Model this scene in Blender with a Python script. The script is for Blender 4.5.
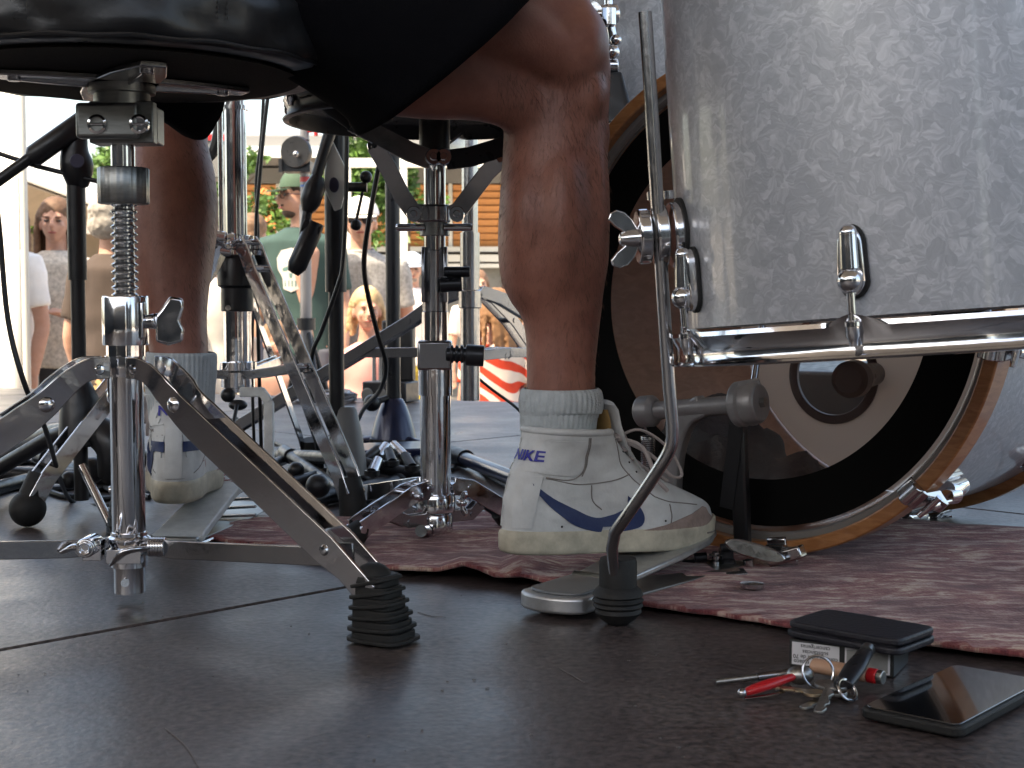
import bpy, bmesh, math, random
from math import sin, cos, pi, radians, sqrt, atan2, atan
from mathutils import Vector, Matrix, noise
from mathutils.bvhtree import BVHTree
for o in list(bpy.data.objects): bpy.data.objects.remove(o)
random.seed(7)
S = bpy.context.scene
C = S.collection
V = Vector
UP = Vector((0, 0, 1))
# ---------------------------------------------------------------- camera
F = 1422.2; EYE = V((0, 0, .30)); TILT = atan(84/F)
cd = bpy.data.cameras.new('camera'); cam = bpy.data.objects.new('camera', cd); C.objects.link(cam)
cam.location = EYE; cam.rotation_euler = (pi/2-TILT, 0, 0)
cd.lens = 50; cd.sensor_width = 36; cd.clip_start = .05; cd.clip_end = 2000
cd.dof.use_dof = True; cd.dof.focus_distance = 1.5; cd.dof.aperture_fstop = 20
S.camera = cam
# ---------------------------------------------------------------- light
SUN_EL, SUN_AZ = 57, 228            # compass-like azimuth, measured clockwise from +Y
W = bpy.data.worlds.new('World'); S.world = W; W.use_nodes = True
wn = W.node_tree; bg = wn.nodes['Background']
sky = wn.nodes.new('ShaderNodeTexSky'); sky.sky_type = 'NISHITA'; sky.sun_disc = False
sky.sun_elevation = radians(SUN_EL); sky.sun_rotation = radians(SUN_AZ)
sky.air_density = 1.0; sky.dust_density = 4.0; sky.ozone_density = 1.0
wn.links.new(sky.outputs[0], bg.inputs[0]); bg.inputs[1].default_value = .15
sl = bpy.data.lights.new('sun', 'SUN'); sl.energy = 2.6; sl.angle = radians(.6); sl.color = (1, .90, .78)
sun = bpy.data.objects.new('sun', sl); C.objects.link(sun)
sd = V((sin(radians(SUN_AZ))*cos(radians(SUN_EL)), cos(radians(SUN_AZ))*cos(radians(SUN_EL)), sin(radians(SUN_EL))))
sun.rotation_euler = sd.to_track_quat('Z', 'Y').to_euler(); sun.location = (-5, -5, 12)
S.view_settings.view_transform = 'Standard'; S.view_settings.look = 'None'
S.view_settings.exposure = 2.02; S.view_settings.use_white_balance = True; S.view_settings.white_balance_temperature = 7550; S.view_settings.white_balance_tint = 7; S.view_settings.gamma = 1
try: S.cycles.max_bounces = 10; S.cycles.transparent_max_bounces = 12
except Exception: pass

# ---------------------------------------------------------------- pixel helpers (used for laying the place out)
def ray(px, py):
    f = V((0, cos(TILT), -sin(TILT))); u = V((0, sin(TILT), cos(TILT)))
    return f*F + u*(384-py) + V((1, 0, 0))*(px-512)
def at(px, py, Y):
    d = ray(px, py); return EYE + d*(Y/d.y)
def fl(px, py, z=0.0):
    d = ray(px, py); return EYE + d*((z-EYE.z)/d.z)

# ---------------------------------------------------------------- materials
def mat(name, col=(.5,.5,.5), rough=.5, metal=0, spec=.5, bump=0, bscale=50, var=0, vscale=10, coat=0, sss=0, sheen=0, rvar=0, trans=0, alpha=1, emis=None, stretch=None):
    m = bpy.data.materials.new(name); m.use_nodes = True
    n = m.node_tree.nodes; L = m.node_tree.links; b = n['Principled BSDF']
    b.inputs['Base Color'].default_value = (*col, 1); b.inputs['Roughness'].default_value = rough
    b.inputs['Metallic'].default_value = metal; b.inputs['Specular IOR Level'].default_value = spec
    b.inputs['Coat Weight'].default_value = coat; b.inputs['Coat Roughness'].default_value = .08
    if sss:
        b.inputs['Subsurface Weight'].default_value = sss; b.inputs['Subsurface Radius'].default_value = (1,.35,.2); b.inputs['Subsurface Scale'].default_value = .006
    if sheen: b.inputs['Sheen Weight'].default_value = sheen; b.inputs['Sheen Roughness'].default_value = .6
    tc = n.new('ShaderNodeTexCoord'); src = tc.outputs['Object']
    if stretch:
        mp = n.new('ShaderNodeMapping'); mp.inputs['Scale'].default_value = stretch; L.new(src, mp.inputs[0]); src = mp.outputs[0]
    m['src'] = 0
    if var:
        t = n.new('ShaderNodeTexNoise'); t.inputs['Scale'].default_value = vscale; t.inputs['Detail'].default_value = 6; t.inputs['Roughness'].default_value = .62; L.new(src, t.inputs[0])
        r = n.new('ShaderNodeMapRange'); r.inputs[1].default_value = .3; r.inputs[2].default_value = .7; r.inputs[3].default_value = 1-var; r.inputs[4].default_value = 1+var; L.new(t.outputs[0], r.inputs[0])
        x = n.new('ShaderNodeMix'); x.data_type = 'RGBA'; x.blend_type = 'MULTIPLY'; x.inputs[0].default_value = 1; x.inputs[6].default_value = (*col, 1); L.new(r.outputs[0], x.inputs[7]); L.new(x.outputs[2], b.inputs['Base Color'])
    if rvar:
        t = n.new('ShaderNodeTexNoise'); t.inputs['Scale'].default_value = vscale*1.7+3; t.inputs['Detail'].default_value = 5; L.new(src, t.inputs[0])
        r = n.new('ShaderNodeMapRange'); r.inputs[1].default_value = .3; r.inputs[2].default_value = .7; r.inputs[3].default_value = max(0, rough-rvar); r.inputs[4].default_value = rough+rvar; L.new(t.outputs[0], r.inputs[0]); L.new(r.outputs[0], b.inputs['Roughness'])
    if bump:
        t = n.new('ShaderNodeTexNoise'); t.inputs['Scale'].default_value = bscale; t.inputs['Detail'].default_value = 4; L.new(src, t.inputs[0])
        u = n.new('ShaderNodeBump'); u.inputs['Strength'].default_value = bump; u.inputs['Distance'].default_value = .002; L.new(t.outputs[0], u.inputs['Height']); L.new(u.outputs[0], b.inputs['Normal'])
    return m
M = {}
M['chrome'] = mat('chrome', (.70,.70,.72), .10, 1, rvar=.06, vscale=30, bump=.22, bscale=22)
M['chrome_worn'] = mat('worn_chrome', (.50,.50,.51), .2, 1, rvar=.05, vscale=90, bump=.05, bscale=260, var=.05)
M['steel'] = mat('brushed_steel', (.30,.305,.295), .38, 1, var=.14, vscale=60, stretch=(1,1,6), bump=.06, bscale=200)
M['cast'] = mat('cast_metal', (.30,.295,.30), .42, .5, bump=.15, bscale=300, var=.15, vscale=40)
M['alu'] = mat('satin_aluminium', (.50,.51,.52), .38, .8, var=.12, vscale=90, bump=.05, bscale=300)
M['black'] = mat('black_paint', (.012,.012,.014), .38, 0, .5, rvar=.1, vscale=40)
M['blackm'] = mat('black_metal', (.03,.031,.036), .35, .5, rvar=.1, vscale=30)
M['rubber'] = mat('black_rubber', (.013,.013,.013), .65, 0, .4, bump=.15, bscale=300, var=.25, vscale=90)
M['cable'] = mat('cable_rubber', (.012,.012,.013), .45, 0, .5)
M['blue_lit'] = mat('blue_lit_black_lacquer', (.010,.016,.055), .3, .3, coat=.3)  # blue stage light on black stands, put into the base colour
M['vinyl'] = mat('black_vinyl', (.010,.010,.011), .36, 0, .5, bump=.55, bscale=34, rvar=.1, vscale=12)
M['felt'] = mat('black_cloth_underside', (.020,.019,.019), .95, 0, .2, bump=.4, bscale=500, var=.3, vscale=200)
M['shorts'] = mat('black_shorts_cloth', (.0045,.0045,.006), .95, 0, .1, bump=.5, bscale=350)
M['skin'] = None
M['sock'] = mat('white_sock_cotton', (.46,.50,.52), .92, 0, .2, bump=.6, bscale=600, var=.12, vscale=70)
M['leather'] = mat('white_shoe_leather', (.56,.57,.57), .48, 0, .4, bump=.35, bscale=120, var=.16, vscale=22, rvar=.08)
M['sole'] = mat('yellowed_rubber_sole', (.47,.43,.34), .6, 0, .4, var=.26, vscale=45, bump=.2, bscale=200)
M['suede'] = mat('beige_suede', (.30,.22,.19), .9, 0, .2, var=.22, vscale=70, bump=.4, bscale=500, sheen=.2)
M['gun'] = mat('dull_chrome', (.40,.40,.42), .24, 1, rvar=.03, vscale=80, bump=.02, bscale=200)
M['navy'] = mat('navy_leather', (.012,.028,.105), .5, 0, .4, bump=.2, bscale=200)
M['inkblue'] = mat('blue_ink', (.02,.02,.28), .5)
M['ink'] = mat('black_ink', (.012,.012,.012), .6)
M['thread'] = mat('grey_thread', (.22,.20,.19), .8)
M['lace'] = mat('lace_cotton', (.42,.37,.36), .9, bump=.4, bscale=900)
M['tan'] = mat('tan_lining', (.36,.22,.08), .8)
M['paper'] = mat('white_paper', (.62,.62,.64), .7)
M['red'] = mat('red_plastic', (.48,.015,.02), .3, 0, .5)
M['brass'] = mat('worn_brass', (.42,.33,.22), .34, .9, var=.3, vscale=200)
M['nickel'] = mat('worn_nickel', (.40,.40,.38), .34, 1, var=.25, vscale=300, bump=.1, bscale=500)
M['wallet'] = mat('black_leather_wallet', (.014,.014,.020), .5, 0, .4, bump=.4, bscale=300)
M['pack'] = mat('dark_card', (.020,.022,.022), .4)
M['peach'] = mat('peach_plastic', (.50,.30,.20), .4)
M['screen'] = mat('phone_glass', (.010,.011,.013), .035, 0, .9, coat=1)
M['beigehead'] = None

def nodes(m): return m.node_tree.nodes, m.node_tree.links, m.node_tree.nodes['Principled BSDF']
def ramp(n, stops):
    r = n.new('ShaderNodeValToRGB'); e = r.color_ramp.elements
    while len(e) < len(stops): e.new(.5)
    for k, (p, c) in enumerate(stops): e[k].position = p; e[k].color = (*c, 1)
    return r
# skin
def skin(name, c1, c2, rough=.5):
    m = mat(name, c1, rough, 0, .45, sss=.12)
    n, L, b = nodes(m)
    tc = n.new('ShaderNodeTexCoord'); t = n.new('ShaderNodeTexNoise'); t.inputs['Scale'].default_value = 26; t.inputs['Detail'].default_value = 9; t.inputs['Roughness'].default_value = .7
    L.new(tc.outputs['Object'], t.inputs[0]); r = ramp(n, [(.3, c2), (.7, c1)]); L.new(t.outputs[0], r.inputs[0]); L.new(r.outputs[0], b.inputs['Base Color'])
    t2 = n.new('ShaderNodeTexNoise'); t2.inputs['Scale'].default_value = 420; t2.inputs['Detail'].default_value = 3; L.new(tc.outputs['Object'], t2.inputs[0])
    u = n.new('ShaderNodeBump'); u.inputs['Strength'].default_value = .35; u.inputs['Distance'].default_value = .001; L.new(t2.outputs[0], u.inputs['Height']); L.new(u.outputs[0], b.inputs['Normal'])
    return m
M['skin'] = skin('tanned_leg_skin', (.33,.138,.098), (.22,.084,.059), .46)
M['face'] = skin('face_skin', (.52,.30,.22), (.44,.23,.16), .55)
M['hairs'] = mat('leg_hair', (.10,.05,.03), .7)
# marine pearl wrap
def pearl():
    m = mat('white_marine_pearl', (.6,.6,.62), .38, 0, .5, coat=.6)
    n, L, b = nodes(m); tc = n.new('ShaderNodeTexCoord')
    dn = n.new('ShaderNodeTexNoise'); dn.inputs['Scale'].default_value = 34; dn.inputs['Detail'].default_value = 3; L.new(tc.outputs['Object'], dn.inputs[0])
    ad = n.new('ShaderNodeMix'); ad.data_type = 'VECTOR'; ad.blend_type = 'MIX' if hasattr(ad, 'blend_type') else 'MIX'
    sc = n.new('ShaderNodeVectorMath'); sc.operation = 'SCALE'; sc.inputs['Scale'].default_value = .030; L.new(dn.outputs['Color'], sc.inputs[0])
    sm = n.new('ShaderNodeVectorMath'); sm.operation = 'ADD'; L.new(tc.outputs['Object'], sm.inputs[0]); L.new(sc.outputs[0], sm.inputs[1])
    n.remove(ad)
    v = n.new('ShaderNodeTexVoronoi'); v.inputs['Scale'].default_value = 115; L.new(sm.outputs[0], v.inputs['Vector'])
    v2 = n.new('ShaderNodeTexVoronoi'); v2.feature = 'DISTANCE_TO_EDGE'; v2.inputs['Scale'].default_value = 115; L.new(sm.outputs[0], v2.inputs['Vector'])
    # brush-like streak inside every flake, turned a different way in each
    sp = n.new('ShaderNodeSeparateColor'); L.new(v.outputs['Color'], sp.inputs[0])
    rot = n.new('ShaderNodeVectorRotate'); rot.rotation_type = 'Y_AXIS'; L.new(sm.outputs[0], rot.inputs['Vector'])
    ang = n.new('ShaderNodeMath'); ang.operation = 'MULTIPLY'; ang.inputs[1].default_value = 6.3; L.new(sp.outputs[0], ang.inputs[0]); L.new(ang.outputs[0], rot.inputs['Angle'])
    mp = n.new('ShaderNodeMapping'); mp.inputs['Scale'].default_value = (70, 70, 420); L.new(rot.outputs[0], mp.inputs[0])
    st = n.new('ShaderNodeTexNoise'); st.inputs['Scale'].default_value = 1; st.inputs['Detail'].default_value = 3; L.new(mp.outputs[0], st.inputs[0])
    a = n.new('ShaderNodeMath'); a.operation = 'MULTIPLY_ADD'; a.inputs[1].default_value = .30; L.new(sp.outputs[1], a.inputs[0]); L.new(st.outputs[0], a.inputs[2])
    e = n.new('ShaderNodeMapRange'); e.inputs[1].default_value = 0; e.inputs[2].default_value = .05; e.inputs[3].default_value = .05; e.inputs[4].default_value = 0; L.new(v2.outputs['Distance'], e.inputs[0])
    s2 = n.new('ShaderNodeMath'); s2.operation = 'ADD'; L.new(a.outputs[0], s2.inputs[0]); L.new(e.outputs[0], s2.inputs[1])
    r = ramp(n, [(.36, (.35,.365,.395)), (.62, (.395,.41,.445)), (.92, (.54,.555,.59))]); L.new(s2.outputs[0], r.inputs[0]); L.new(r.outputs[0], b.inputs['Base Color'])
    u = n.new('ShaderNodeBump'); u.inputs['Strength'].default_value = .16; u.inputs['Distance'].default_value = .001; L.new(s2.outputs[0], u.inputs['Height']); L.new(u.outputs[0], b.inputs['Normal'])
    b.inputs['Metallic'].default_value = .25
    return m
M['pearl'] = pearl()
def woodm(name, c1, c2, rough=.3, sc=(3,3,3), coat=.5):
    m = mat(name, c1, rough, 0, .5, coat=coat); n, L, b = nodes(m); tc = n.new('ShaderNodeTexCoord')
    mp = n.new('ShaderNodeMapping'); mp.inputs['Scale'].default_value = sc; L.new(tc.outputs['Object'], mp.inputs[0])
    t = n.new('ShaderNodeTexNoise'); t.inputs['Scale'].default_value = 9; t.inputs['Detail'].default_value = 8; t.inputs['Distortion'].default_value = 1.2; L.new(mp.outputs[0], t.inputs[0])
    r = ramp(n, [(.35, c2), (.65, c1)]); L.new(t.outputs[0], r.inputs[0]); L.new(r.outputs[0], b.inputs['Base Color']); return m
M['maple'] = woodm('maple_hoop', (.48,.22,.085), (.34,.135,.045), .28, (3,3,14))
M['shellin'] = woodm('brown_shell_inside', (.52,.25,.15), (.40,.18,.10), .4, (3,3,10), .2)
M['shutter'] = woodm('orange_shutter_wood', (.60,.27,.09), (.46,.19,.06), .5, (1,8,20), 0)
def clearhead():
    m = bpy.data.materials.new('clear_drum_film'); m.use_nodes = True; n = m.node_tree.nodes; L = m.node_tree.links
    n.clear(); o = n.new('ShaderNodeOutputMaterial'); mx = n.new('ShaderNodeMixShader'); t = n.new('ShaderNodeBsdfTransparent'); g = n.new('ShaderNodeBsdfGlossy')
    t.inputs[0].default_value = (.90,.89,.88,1); g.inputs['Roughness'].default_value = .12; fr = n.new('ShaderNodeFresnel'); fr.inputs[0].default_value = 1.5
    mm = n.new('ShaderNodeMath'); mm.operation = 'MULTIPLY_ADD'; mm.inputs[1].default_value = .55; mm.inputs[2].default_value = .008; L.new(fr.outputs[0], mm.inputs[0])
    d = n.new('ShaderNodeBsdfDiffuse'); d.inputs[0].default_value = (.42,.28,.22,1); m2 = n.new('ShaderNodeMixShader'); m2.inputs[0].default_value = .09
    L.new(t.outputs[0], m2.inputs[1]); L.new(d.outputs[0], m2.inputs[2])
    L.new(mm.outputs[0], mx.inputs[0]); L.new(m2.outputs[0], mx.inputs[1]); L.new(g.outputs[0], mx.inputs[2]); L.new(mx.outputs[0], o.inputs[0]); return m
M['film'] = clearhead()
def coated():
    m = bpy.data.materials.new('cream_resonant_film'); m.use_nodes = True; n = m.node_tree.nodes; L = m.node_tree.links
    n.clear(); o = n.new('ShaderNodeOutputMaterial'); d = n.new('ShaderNodeBsdfDiffuse'); t = n.new('ShaderNodeBsdfTranslucent'); a = n.new('ShaderNodeMixShader')
    d.inputs[0].default_value = (.60,.51,.45,1); t.inputs[0].default_value = (.70,.60,.53,1); a.inputs[0].default_value = .6
    L.new(d.outputs[0], a.inputs[1]); L.new(t.outputs[0], a.inputs[2]); L.new(a.outputs[0], o.inputs[0]); return m
M['cream'] = coated()
def floorm():
    m = mat('scuffed_dark_deck', (.05,.045,.05), .45, 0, .5)
    n, L, b = nodes(m); tc = n.new('ShaderNodeTexCoord')
    t = n.new('ShaderNodeTexNoise'); t.inputs['Scale'].default_value = 5.5; t.inputs['Detail'].default_value = 12; t.inputs['Roughness'].default_value = .68; L.new(tc.outputs['Object'], t.inputs[0])
    r = ramp(n, [(.30, (.042,.032,.031)), (.52, (.066,.052,.050)), (.72, (.098,.082,.074))]); L.new(t.outputs[0], r.inputs[0])
    # scratches and specks
    f = n.new('ShaderNodeTexNoise'); f.inputs['Scale'].default_value = 140; f.inputs['Detail'].default_value = 4; L.new(tc.outputs['Object'], f.inputs[0])
    fr = ramp(n, [(.30, (.35,.35,.35)), (.70, (1.7,1.7,1.7))]); L.new(f.outputs[0], fr.inputs[0])
    x = n.new('ShaderNodeMix'); x.data_type = 'RGBA'; x.blend_type = 'MULTIPLY'; x.inputs[0].default_value = 1; L.new(r.outputs[0], x.inputs[6]); L.new(fr.outputs[0], x.inputs[7])
    v = n.new('ShaderNodeTexVoronoi'); v.inputs['Scale'].default_value = 30; L.new(tc.outputs['Object'], v.inputs['Vector'])
    s = ramp(n, [(0, (1,1,1)), (.045, (0,0,0))]); L.new(v.outputs['Distance'], s.inputs[0])
    sp = n.new('ShaderNodeSeparateColor'); L.new(v.outputs['Color'], sp.inputs[0]); gt = n.new('ShaderNodeMath'); gt.operation = 'GREATER_THAN'; gt.inputs[1].default_value = .86; L.new(sp.outputs[0], gt.inputs[0])
    mu = n.new('ShaderNodeMath'); mu.operation = 'MULTIPLY'; L.new(s.outputs[0], mu.inputs[0]); L.new(gt.outputs[0], mu.inputs[1])
    mp = n.new('ShaderNodeMapping'); mp.inputs['Rotation'].default_value = (0,0,.9); mp.inputs['Scale'].default_value = (1.2,60,1); L.new(tc.outputs['Object'], mp.inputs[0])
    sc = n.new('ShaderNodeTexNoise'); sc.inputs['Scale'].default_value = 1; sc.inputs['Detail'].default_value = 2; sc.inputs['Distortion'].default_value = .6; L.new(mp.outputs[0], sc.inputs[0]); sr = ramp(n, [(.76, (0,0,0)), (.80, (.3,.3,.3))]); L.new(sc.outputs[0], sr.inputs[0])
    ma = n.new('ShaderNodeMath'); ma.operation = 'MAXIMUM'; L.new(mu.outputs[0], ma.inputs[0]); L.new(sr.outputs[0], ma.inputs[1])
    y = n.new('ShaderNodeMix'); y.data_type = 'RGBA'; y.inputs[7].default_value = (.20,.19,.19,1); L.new(ma.outputs[0], y.inputs[0]); L.new(x.outputs[2], y.inputs[6]); L.new(y.outputs[2], b.inputs['Base Color'])
    rr = n.new('ShaderNodeMapRange'); rr.inputs[1].default_value = .3; rr.inputs[2].default_value = .7; rr.inputs[3].default_value = .27; rr.inputs[4].default_value = .5; L.new(t.outputs[0], rr.inputs[0]); L.new(rr.outputs[0], b.inputs['Roughness'])
    u = n.new('ShaderNodeBump'); u.inputs['Strength'].default_value = .45; u.inputs['Distance'].default_value = .0012; L.new(f.outputs[0], u.inputs['Height']); L.new(u.outputs[0], b.inputs['Normal'])
    return m
M['deck'] = floorm()
def rugm():
    m = mat('faded_red_rug', (.3,.1,.1), .95, 0, .15, sheen=.15); n, L, b = nodes(m); tc = n.new('ShaderNodeTexCoord')
    mp = n.new('ShaderNodeMapping'); mp.inputs['Rotation'].default_value = (0,0,.25); mp.inputs['Scale'].default_value = (11,30,1); L.new(tc.outputs['Object'], mp.inputs[0])
    t = n.new('ShaderNodeTexNoise'); t.inputs['Scale'].default_value = 1.7; t.inputs['Detail'].default_value = 9; t.inputs['Roughness'].default_value = .75; t.inputs['Distortion'].default_value = .15; L.new(mp.outputs[0], t.inputs[0])
    r = ramp(n, [(.36, (.085,.018,.026)), (.46, (.19,.055,.060)), (.52, (.27,.13,.12)), (.58, (.48,.38,.32)), (.70, (.30,.15,.14))]); L.new(t.outputs[0], r.inputs[0])
    w = n.new('ShaderNodeTexNoise'); w.inputs['Scale'].default_value = 9; w.inputs['Detail'].default_value = 5; L.new(tc.outputs['Object'], w.inputs[0]); wr = ramp(n, [(.40, (.62,.42,.45)), (.50, (1.0,.92,.92)), (.62, (1.2,1.15,1.05))]); L.new(w.outputs[0], wr.inputs[0])
    x = n.new('ShaderNodeMix'); x.data_type = 'RGBA'; x.blend_type = 'MULTIPLY'; x.inputs[0].default_value = 1; L.new(r.outputs[0], x.inputs[6]); L.new(wr.outputs[0], x.inputs[7]); L.new(x.outputs[2], b.inputs['Base Color'])
    k = n.new('ShaderNodeTexNoise'); k.inputs['Scale'].default_value = 320; L.new(tc.outputs['Object'], k.inputs[0])
    u = n.new('ShaderNodeBump'); u.inputs['Strength'].default_value = .9; u.inputs['Distance'].default_value = .002; L.new(k.outputs[0], u.inputs['Height']); L.new(u.outputs[0], b.inputs['Normal']); return m
M['rug'] = rugm()

# ---------------------------------------------------------------- mesh builder
def frame(d, up=None):
    d = d.normalized(); up = up or (V((0,0,1)) if abs(d.z) < .9 else V((1,0,0)))
    x = up.cross(d)
    if x.length < 1e-6: x = V((1,0,0)).cross(d)
    x.normalize(); y = d.cross(x).normalized(); return x, y
def spline(P, k=6, closed=False):
    P = [V(p) for p in P]; n = len(P); out = []
    rng = n if closed else n-1
    for i in range(rng):
        p0 = P[(i-1) % n] if (closed or i > 0) else P[0]*2-P[1]
        p1, p2 = P[i], P[(i+1) % n]; p3 = P[(i+2) % n] if (closed or i+2 < n) else P[-1]*2-P[-2]
        for j in range(k):
            t = j/k; out.append(.5*((2*p1)+(p2-p0)*t+(2*p0-5*p1+4*p2-p3)*t*t+(3*p1-p0-3*p2+p3)*t**3))
    if not closed: out.append(P[-1].copy())
    return out
class G:
    def __init__(s): s.bm = bmesh.new()
    def loft(s, rings, cap=True, closed=False):
        vs = [[s.bm.verts.new(p) for p in r] for r in rings]; n = len(rings[0]); m = len(rings)
        for i in range(m if closed else m-1):
            a, b = vs[i], vs[(i+1) % m]
            for j in range(n): s.bm.faces.new((a[j], a[(j+1) % n], b[(j+1) % n], b[j]))
        if cap and not closed:
            s.bm.faces.new(list(reversed(vs[0]))); s.bm.faces.new(vs[-1])
        return s
    def tube(s, P, r, n=14, k=0, cap=True, flat=1, up=None, closed=False):
        R = r if isinstance(r, (list, tuple)) else None
        P = [V(p) for p in P]
        if k:
            if R: R = [v.x for v in spline([(a, 0, 0) for a in R], k, closed)]
            P = spline(P, k, closed)
        m = len(P); rings = []; x = None
        for i in range(m):
            if closed: d = P[(i+1) % m]-P[i-1]
            else: d = P[min(i+1, m-1)]-P[max(i-1, 0)]
            d.normalize()
            if x is None: x, y = frame(d, up)
            else:
                x = (x-d*x.dot(d))
                if x.length < 1e-6: x, y = frame(d)
                x.normalize(); y = d.cross(x)
            rr = R[i] if R else r
            rings.append([P[i]+x*rr*cos(2*pi*j/n)+y*rr*flat*sin(2*pi*j/n) for j in range(n)])
        return s.loft(rings, cap, closed)
    def cyl(s, a, b, r, r2=None, n=20): return s.tube([a, b], [r, r if r2 is None else r2], n)
    def lathe(s, prof, o=(0,0,0), ax=(0,0,1), n=32, cap=True, closed=False):
        o = V(o); ax = V(ax).normalized(); x, y = frame(ax)
        return s.loft([[o+ax*z+(x*cos(2*pi*j/n)+y*sin(2*pi*j/n))*r for j in range(n)] for r, z in prof], cap, closed)
    def ringz(s, r0, r1, z0, z1, o, ax, n=72):     # rectangular-section ring
        return s.lathe([(r0,z0),(r1,z0),(r1,z1),(r0,z1)], o, ax, n, False, True)
    def sphere(s, c, r, n=16, m=10, R=None):
        c = V(c); r = V((r,r,r)) if not hasattr(r, '__len__') else V(r); R = R or Matrix.Identity(3)
        rings = [[c+R@V((r.x*sin(pi*i/m)*cos(2*pi*j/n), r.y*sin(pi*i/m)*sin(2*pi*j/n), r.z*cos(pi*i/m))) for j in range(n)] for i in range(1, m)]
        rings.reverse(); s.loft(rings, True); return s
    def box(s, c, d, R=None):
        c = V(c); R = R or Matrix.Identity(3); d = V(d)/2
        v = [s.bm.verts.new(c+R@V((x*d.x, y*d.y, z*d.z))) for x in (-1,1) for y in (-1,1) for z in (-1,1)]
        for f in ((0,1,3,2),(4,6,7,5),(0,4,5,1),(2,3,7,6),(0,2,6,4),(1,5,7,3)): s.bm.faces.new([v[i] for i in f])
        return s
    def bar(s, a, b, w, t, up=None):               # box from a to b; w along 'across', t along 'up'
        a, b = V(a), V(b); d = b-a; x, y = frame(d, up)
        return s.box((a+b)/2, (w, t, d.length), Matrix((x, y, d.normalized())).transposed())
    def prism(s, pts, t, Mx):                      # 2D outline extruded +-t/2 along local z, placed by matrix
        n = len(pts)
        a = [s.bm.verts.new(Mx@V((p[0], p[1], -t/2))) for p in pts]; b = [s.bm.verts.new(Mx@V((p[0], p[1], t/2))) for p in pts]
        s.bm.faces.new(list(reversed(a))); s.bm.faces.new(b)
        for i in range(n): s.bm.faces.new((a[i], a[(i+1) % n], b[(i+1) % n], b[i]))
        return s
    def plate(s, P, w, t, nrm):                    # flat strip following P, width w in its plane, thickness t along nrm
        P = [V(p) for p in P]; nrm = V(nrm).normalized(); W_ = w if isinstance(w, (list, tuple)) else [w]*len(P); rings = []
        for i, p in enumerate(P):
            d = (P[min(i+1, len(P)-1)]-P[max(i-1, 0)]); d -= nrm*d.dot(nrm); d.normalize(); q = nrm.cross(d)*W_[i]/2; h = nrm*t/2
            rings.append([p-q-h, p+q-h, p+q+h, p-q+h])
        return s.loft(rings)
    def add(s, me):
        s.bm.from_mesh(me); return s
def mtx(o, x, y, z=None):
    x = V(x).normalized(); y = V(y); y = (y-x*y.dot(x)).normalized(); z = x.cross(y)
    m = Matrix((x, y, z)).transposed().to_4x4(); m.translation = V(o); return m
def origin(p):
    o = V((0,0,0))
    while p is not None: o += p.location; p = p.parent
    return o
def obj(name, g, m, parent=None, smooth=True, bevel=0, seg=2, label=None, ang=38, solid=0, sub=0):
    me = bpy.data.meshes.new(name)
    if isinstance(g, G): bm = g.bm
    else: bm = g
    bmesh.ops.recalc_face_normals(bm, faces=bm.faces)
    off = origin(parent)
    if off.length > 0: bmesh.ops.translate(bm, verts=bm.verts, vec=-off)
    bm.to_mesh(me); bm.free()
    me.materials.append(M[m] if isinstance(m, str) else m)
    o = bpy.data.objects.new(name, me); C.objects.link(o); o.parent = parent
    if smooth:
        me.polygons.foreach_set('use_smooth', [True]*len(me.polygons)); me.set_sharp_from_angle(angle=radians(ang))
    if solid:
        d = o.modifiers.new('thickness', 'SOLIDIFY'); d.thickness = solid; d.offset = 0
    if bevel:
        d = o.modifiers.new('edges', 'BEVEL'); d.width = bevel; d.segments = seg; d.limit_method = 'ANGLE'; d.angle_limit = radians(40); d.harden_normals = False
    if sub:
        d = o.modifiers.new('smooth', 'SUBSURF'); d.levels = sub; d.render_levels = sub
    if label: o['label'] = label
    return o
def thing(name, loc, label, cat, group=None):
    o = bpy.data.objects.new(name, None); C.objects.link(o); o.location = loc; o.empty_display_size = .05
    o['label'] = label; o['category'] = cat
    if group: o['group'] = group
    bpy.context.view_layer.update(); return o
def tag(o, label=None, cat=None, group=None, kind=None):
    if label: o['label'] = label
    if cat: o['category'] = cat
    if group: o['group'] = group
    if kind: o['kind'] = kind
    return o
def evalmesh(o):
    bpy.context.view_layer.update(); dg = bpy.context.evaluated_depsgraph_get(); return bpy.data.meshes.new_from_object(o.evaluated_get(dg))
def fuse(g, voxel, it=4, fac=.5):
    """join closed overlapping shapes into one continuous skin"""
    bmesh.ops.recalc_face_normals(g.bm, faces=g.bm.faces)
    me = bpy.data.meshes.new('t'); g.bm.to_mesh(me); g.bm.free(); o = bpy.data.objects.new('t', me); C.objects.link(o)
    r = o.modifiers.new('r', 'REMESH'); r.mode = 'VOXEL'; r.voxel_size = voxel
    if it: q = o.modifiers.new('s', 'SMOOTH'); q.iterations = it; q.factor = fac
    em = evalmesh(o); bpy.data.objects.remove(o); bpy.data.meshes.remove(me)
    h = G(); h.add(em); bpy.data.meshes.remove(em); return h
def bvh_of(o):
    """tree in world space of an unrotated object"""
    me = o.data; off = origin(o); return BVHTree.FromPolygons([v.co+off for v in me.vertices], [tuple(p.vertices) for p in me.polygons])
def text_mesh(body, size, cx=True, bold=0):
    cu = bpy.data.curves.new('t', 'FONT'); cu.body = body; cu.size = size; cu.align_x = 'CENTER' if cx else 'LEFT'; cu.align_y = 'CENTER'; cu.resolution_u = 3; cu.offset = bold
    o = bpy.data.objects.new('t', cu); C.objects.link(o); me = evalmesh(o); bpy.data.objects.remove(o); bm = bmesh.new(); bm.from_mesh(me); bpy.data.meshes.remove(me)
    bmesh.ops.remove_doubles(bm, verts=bm.verts, dist=1e-6); return bm
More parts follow.
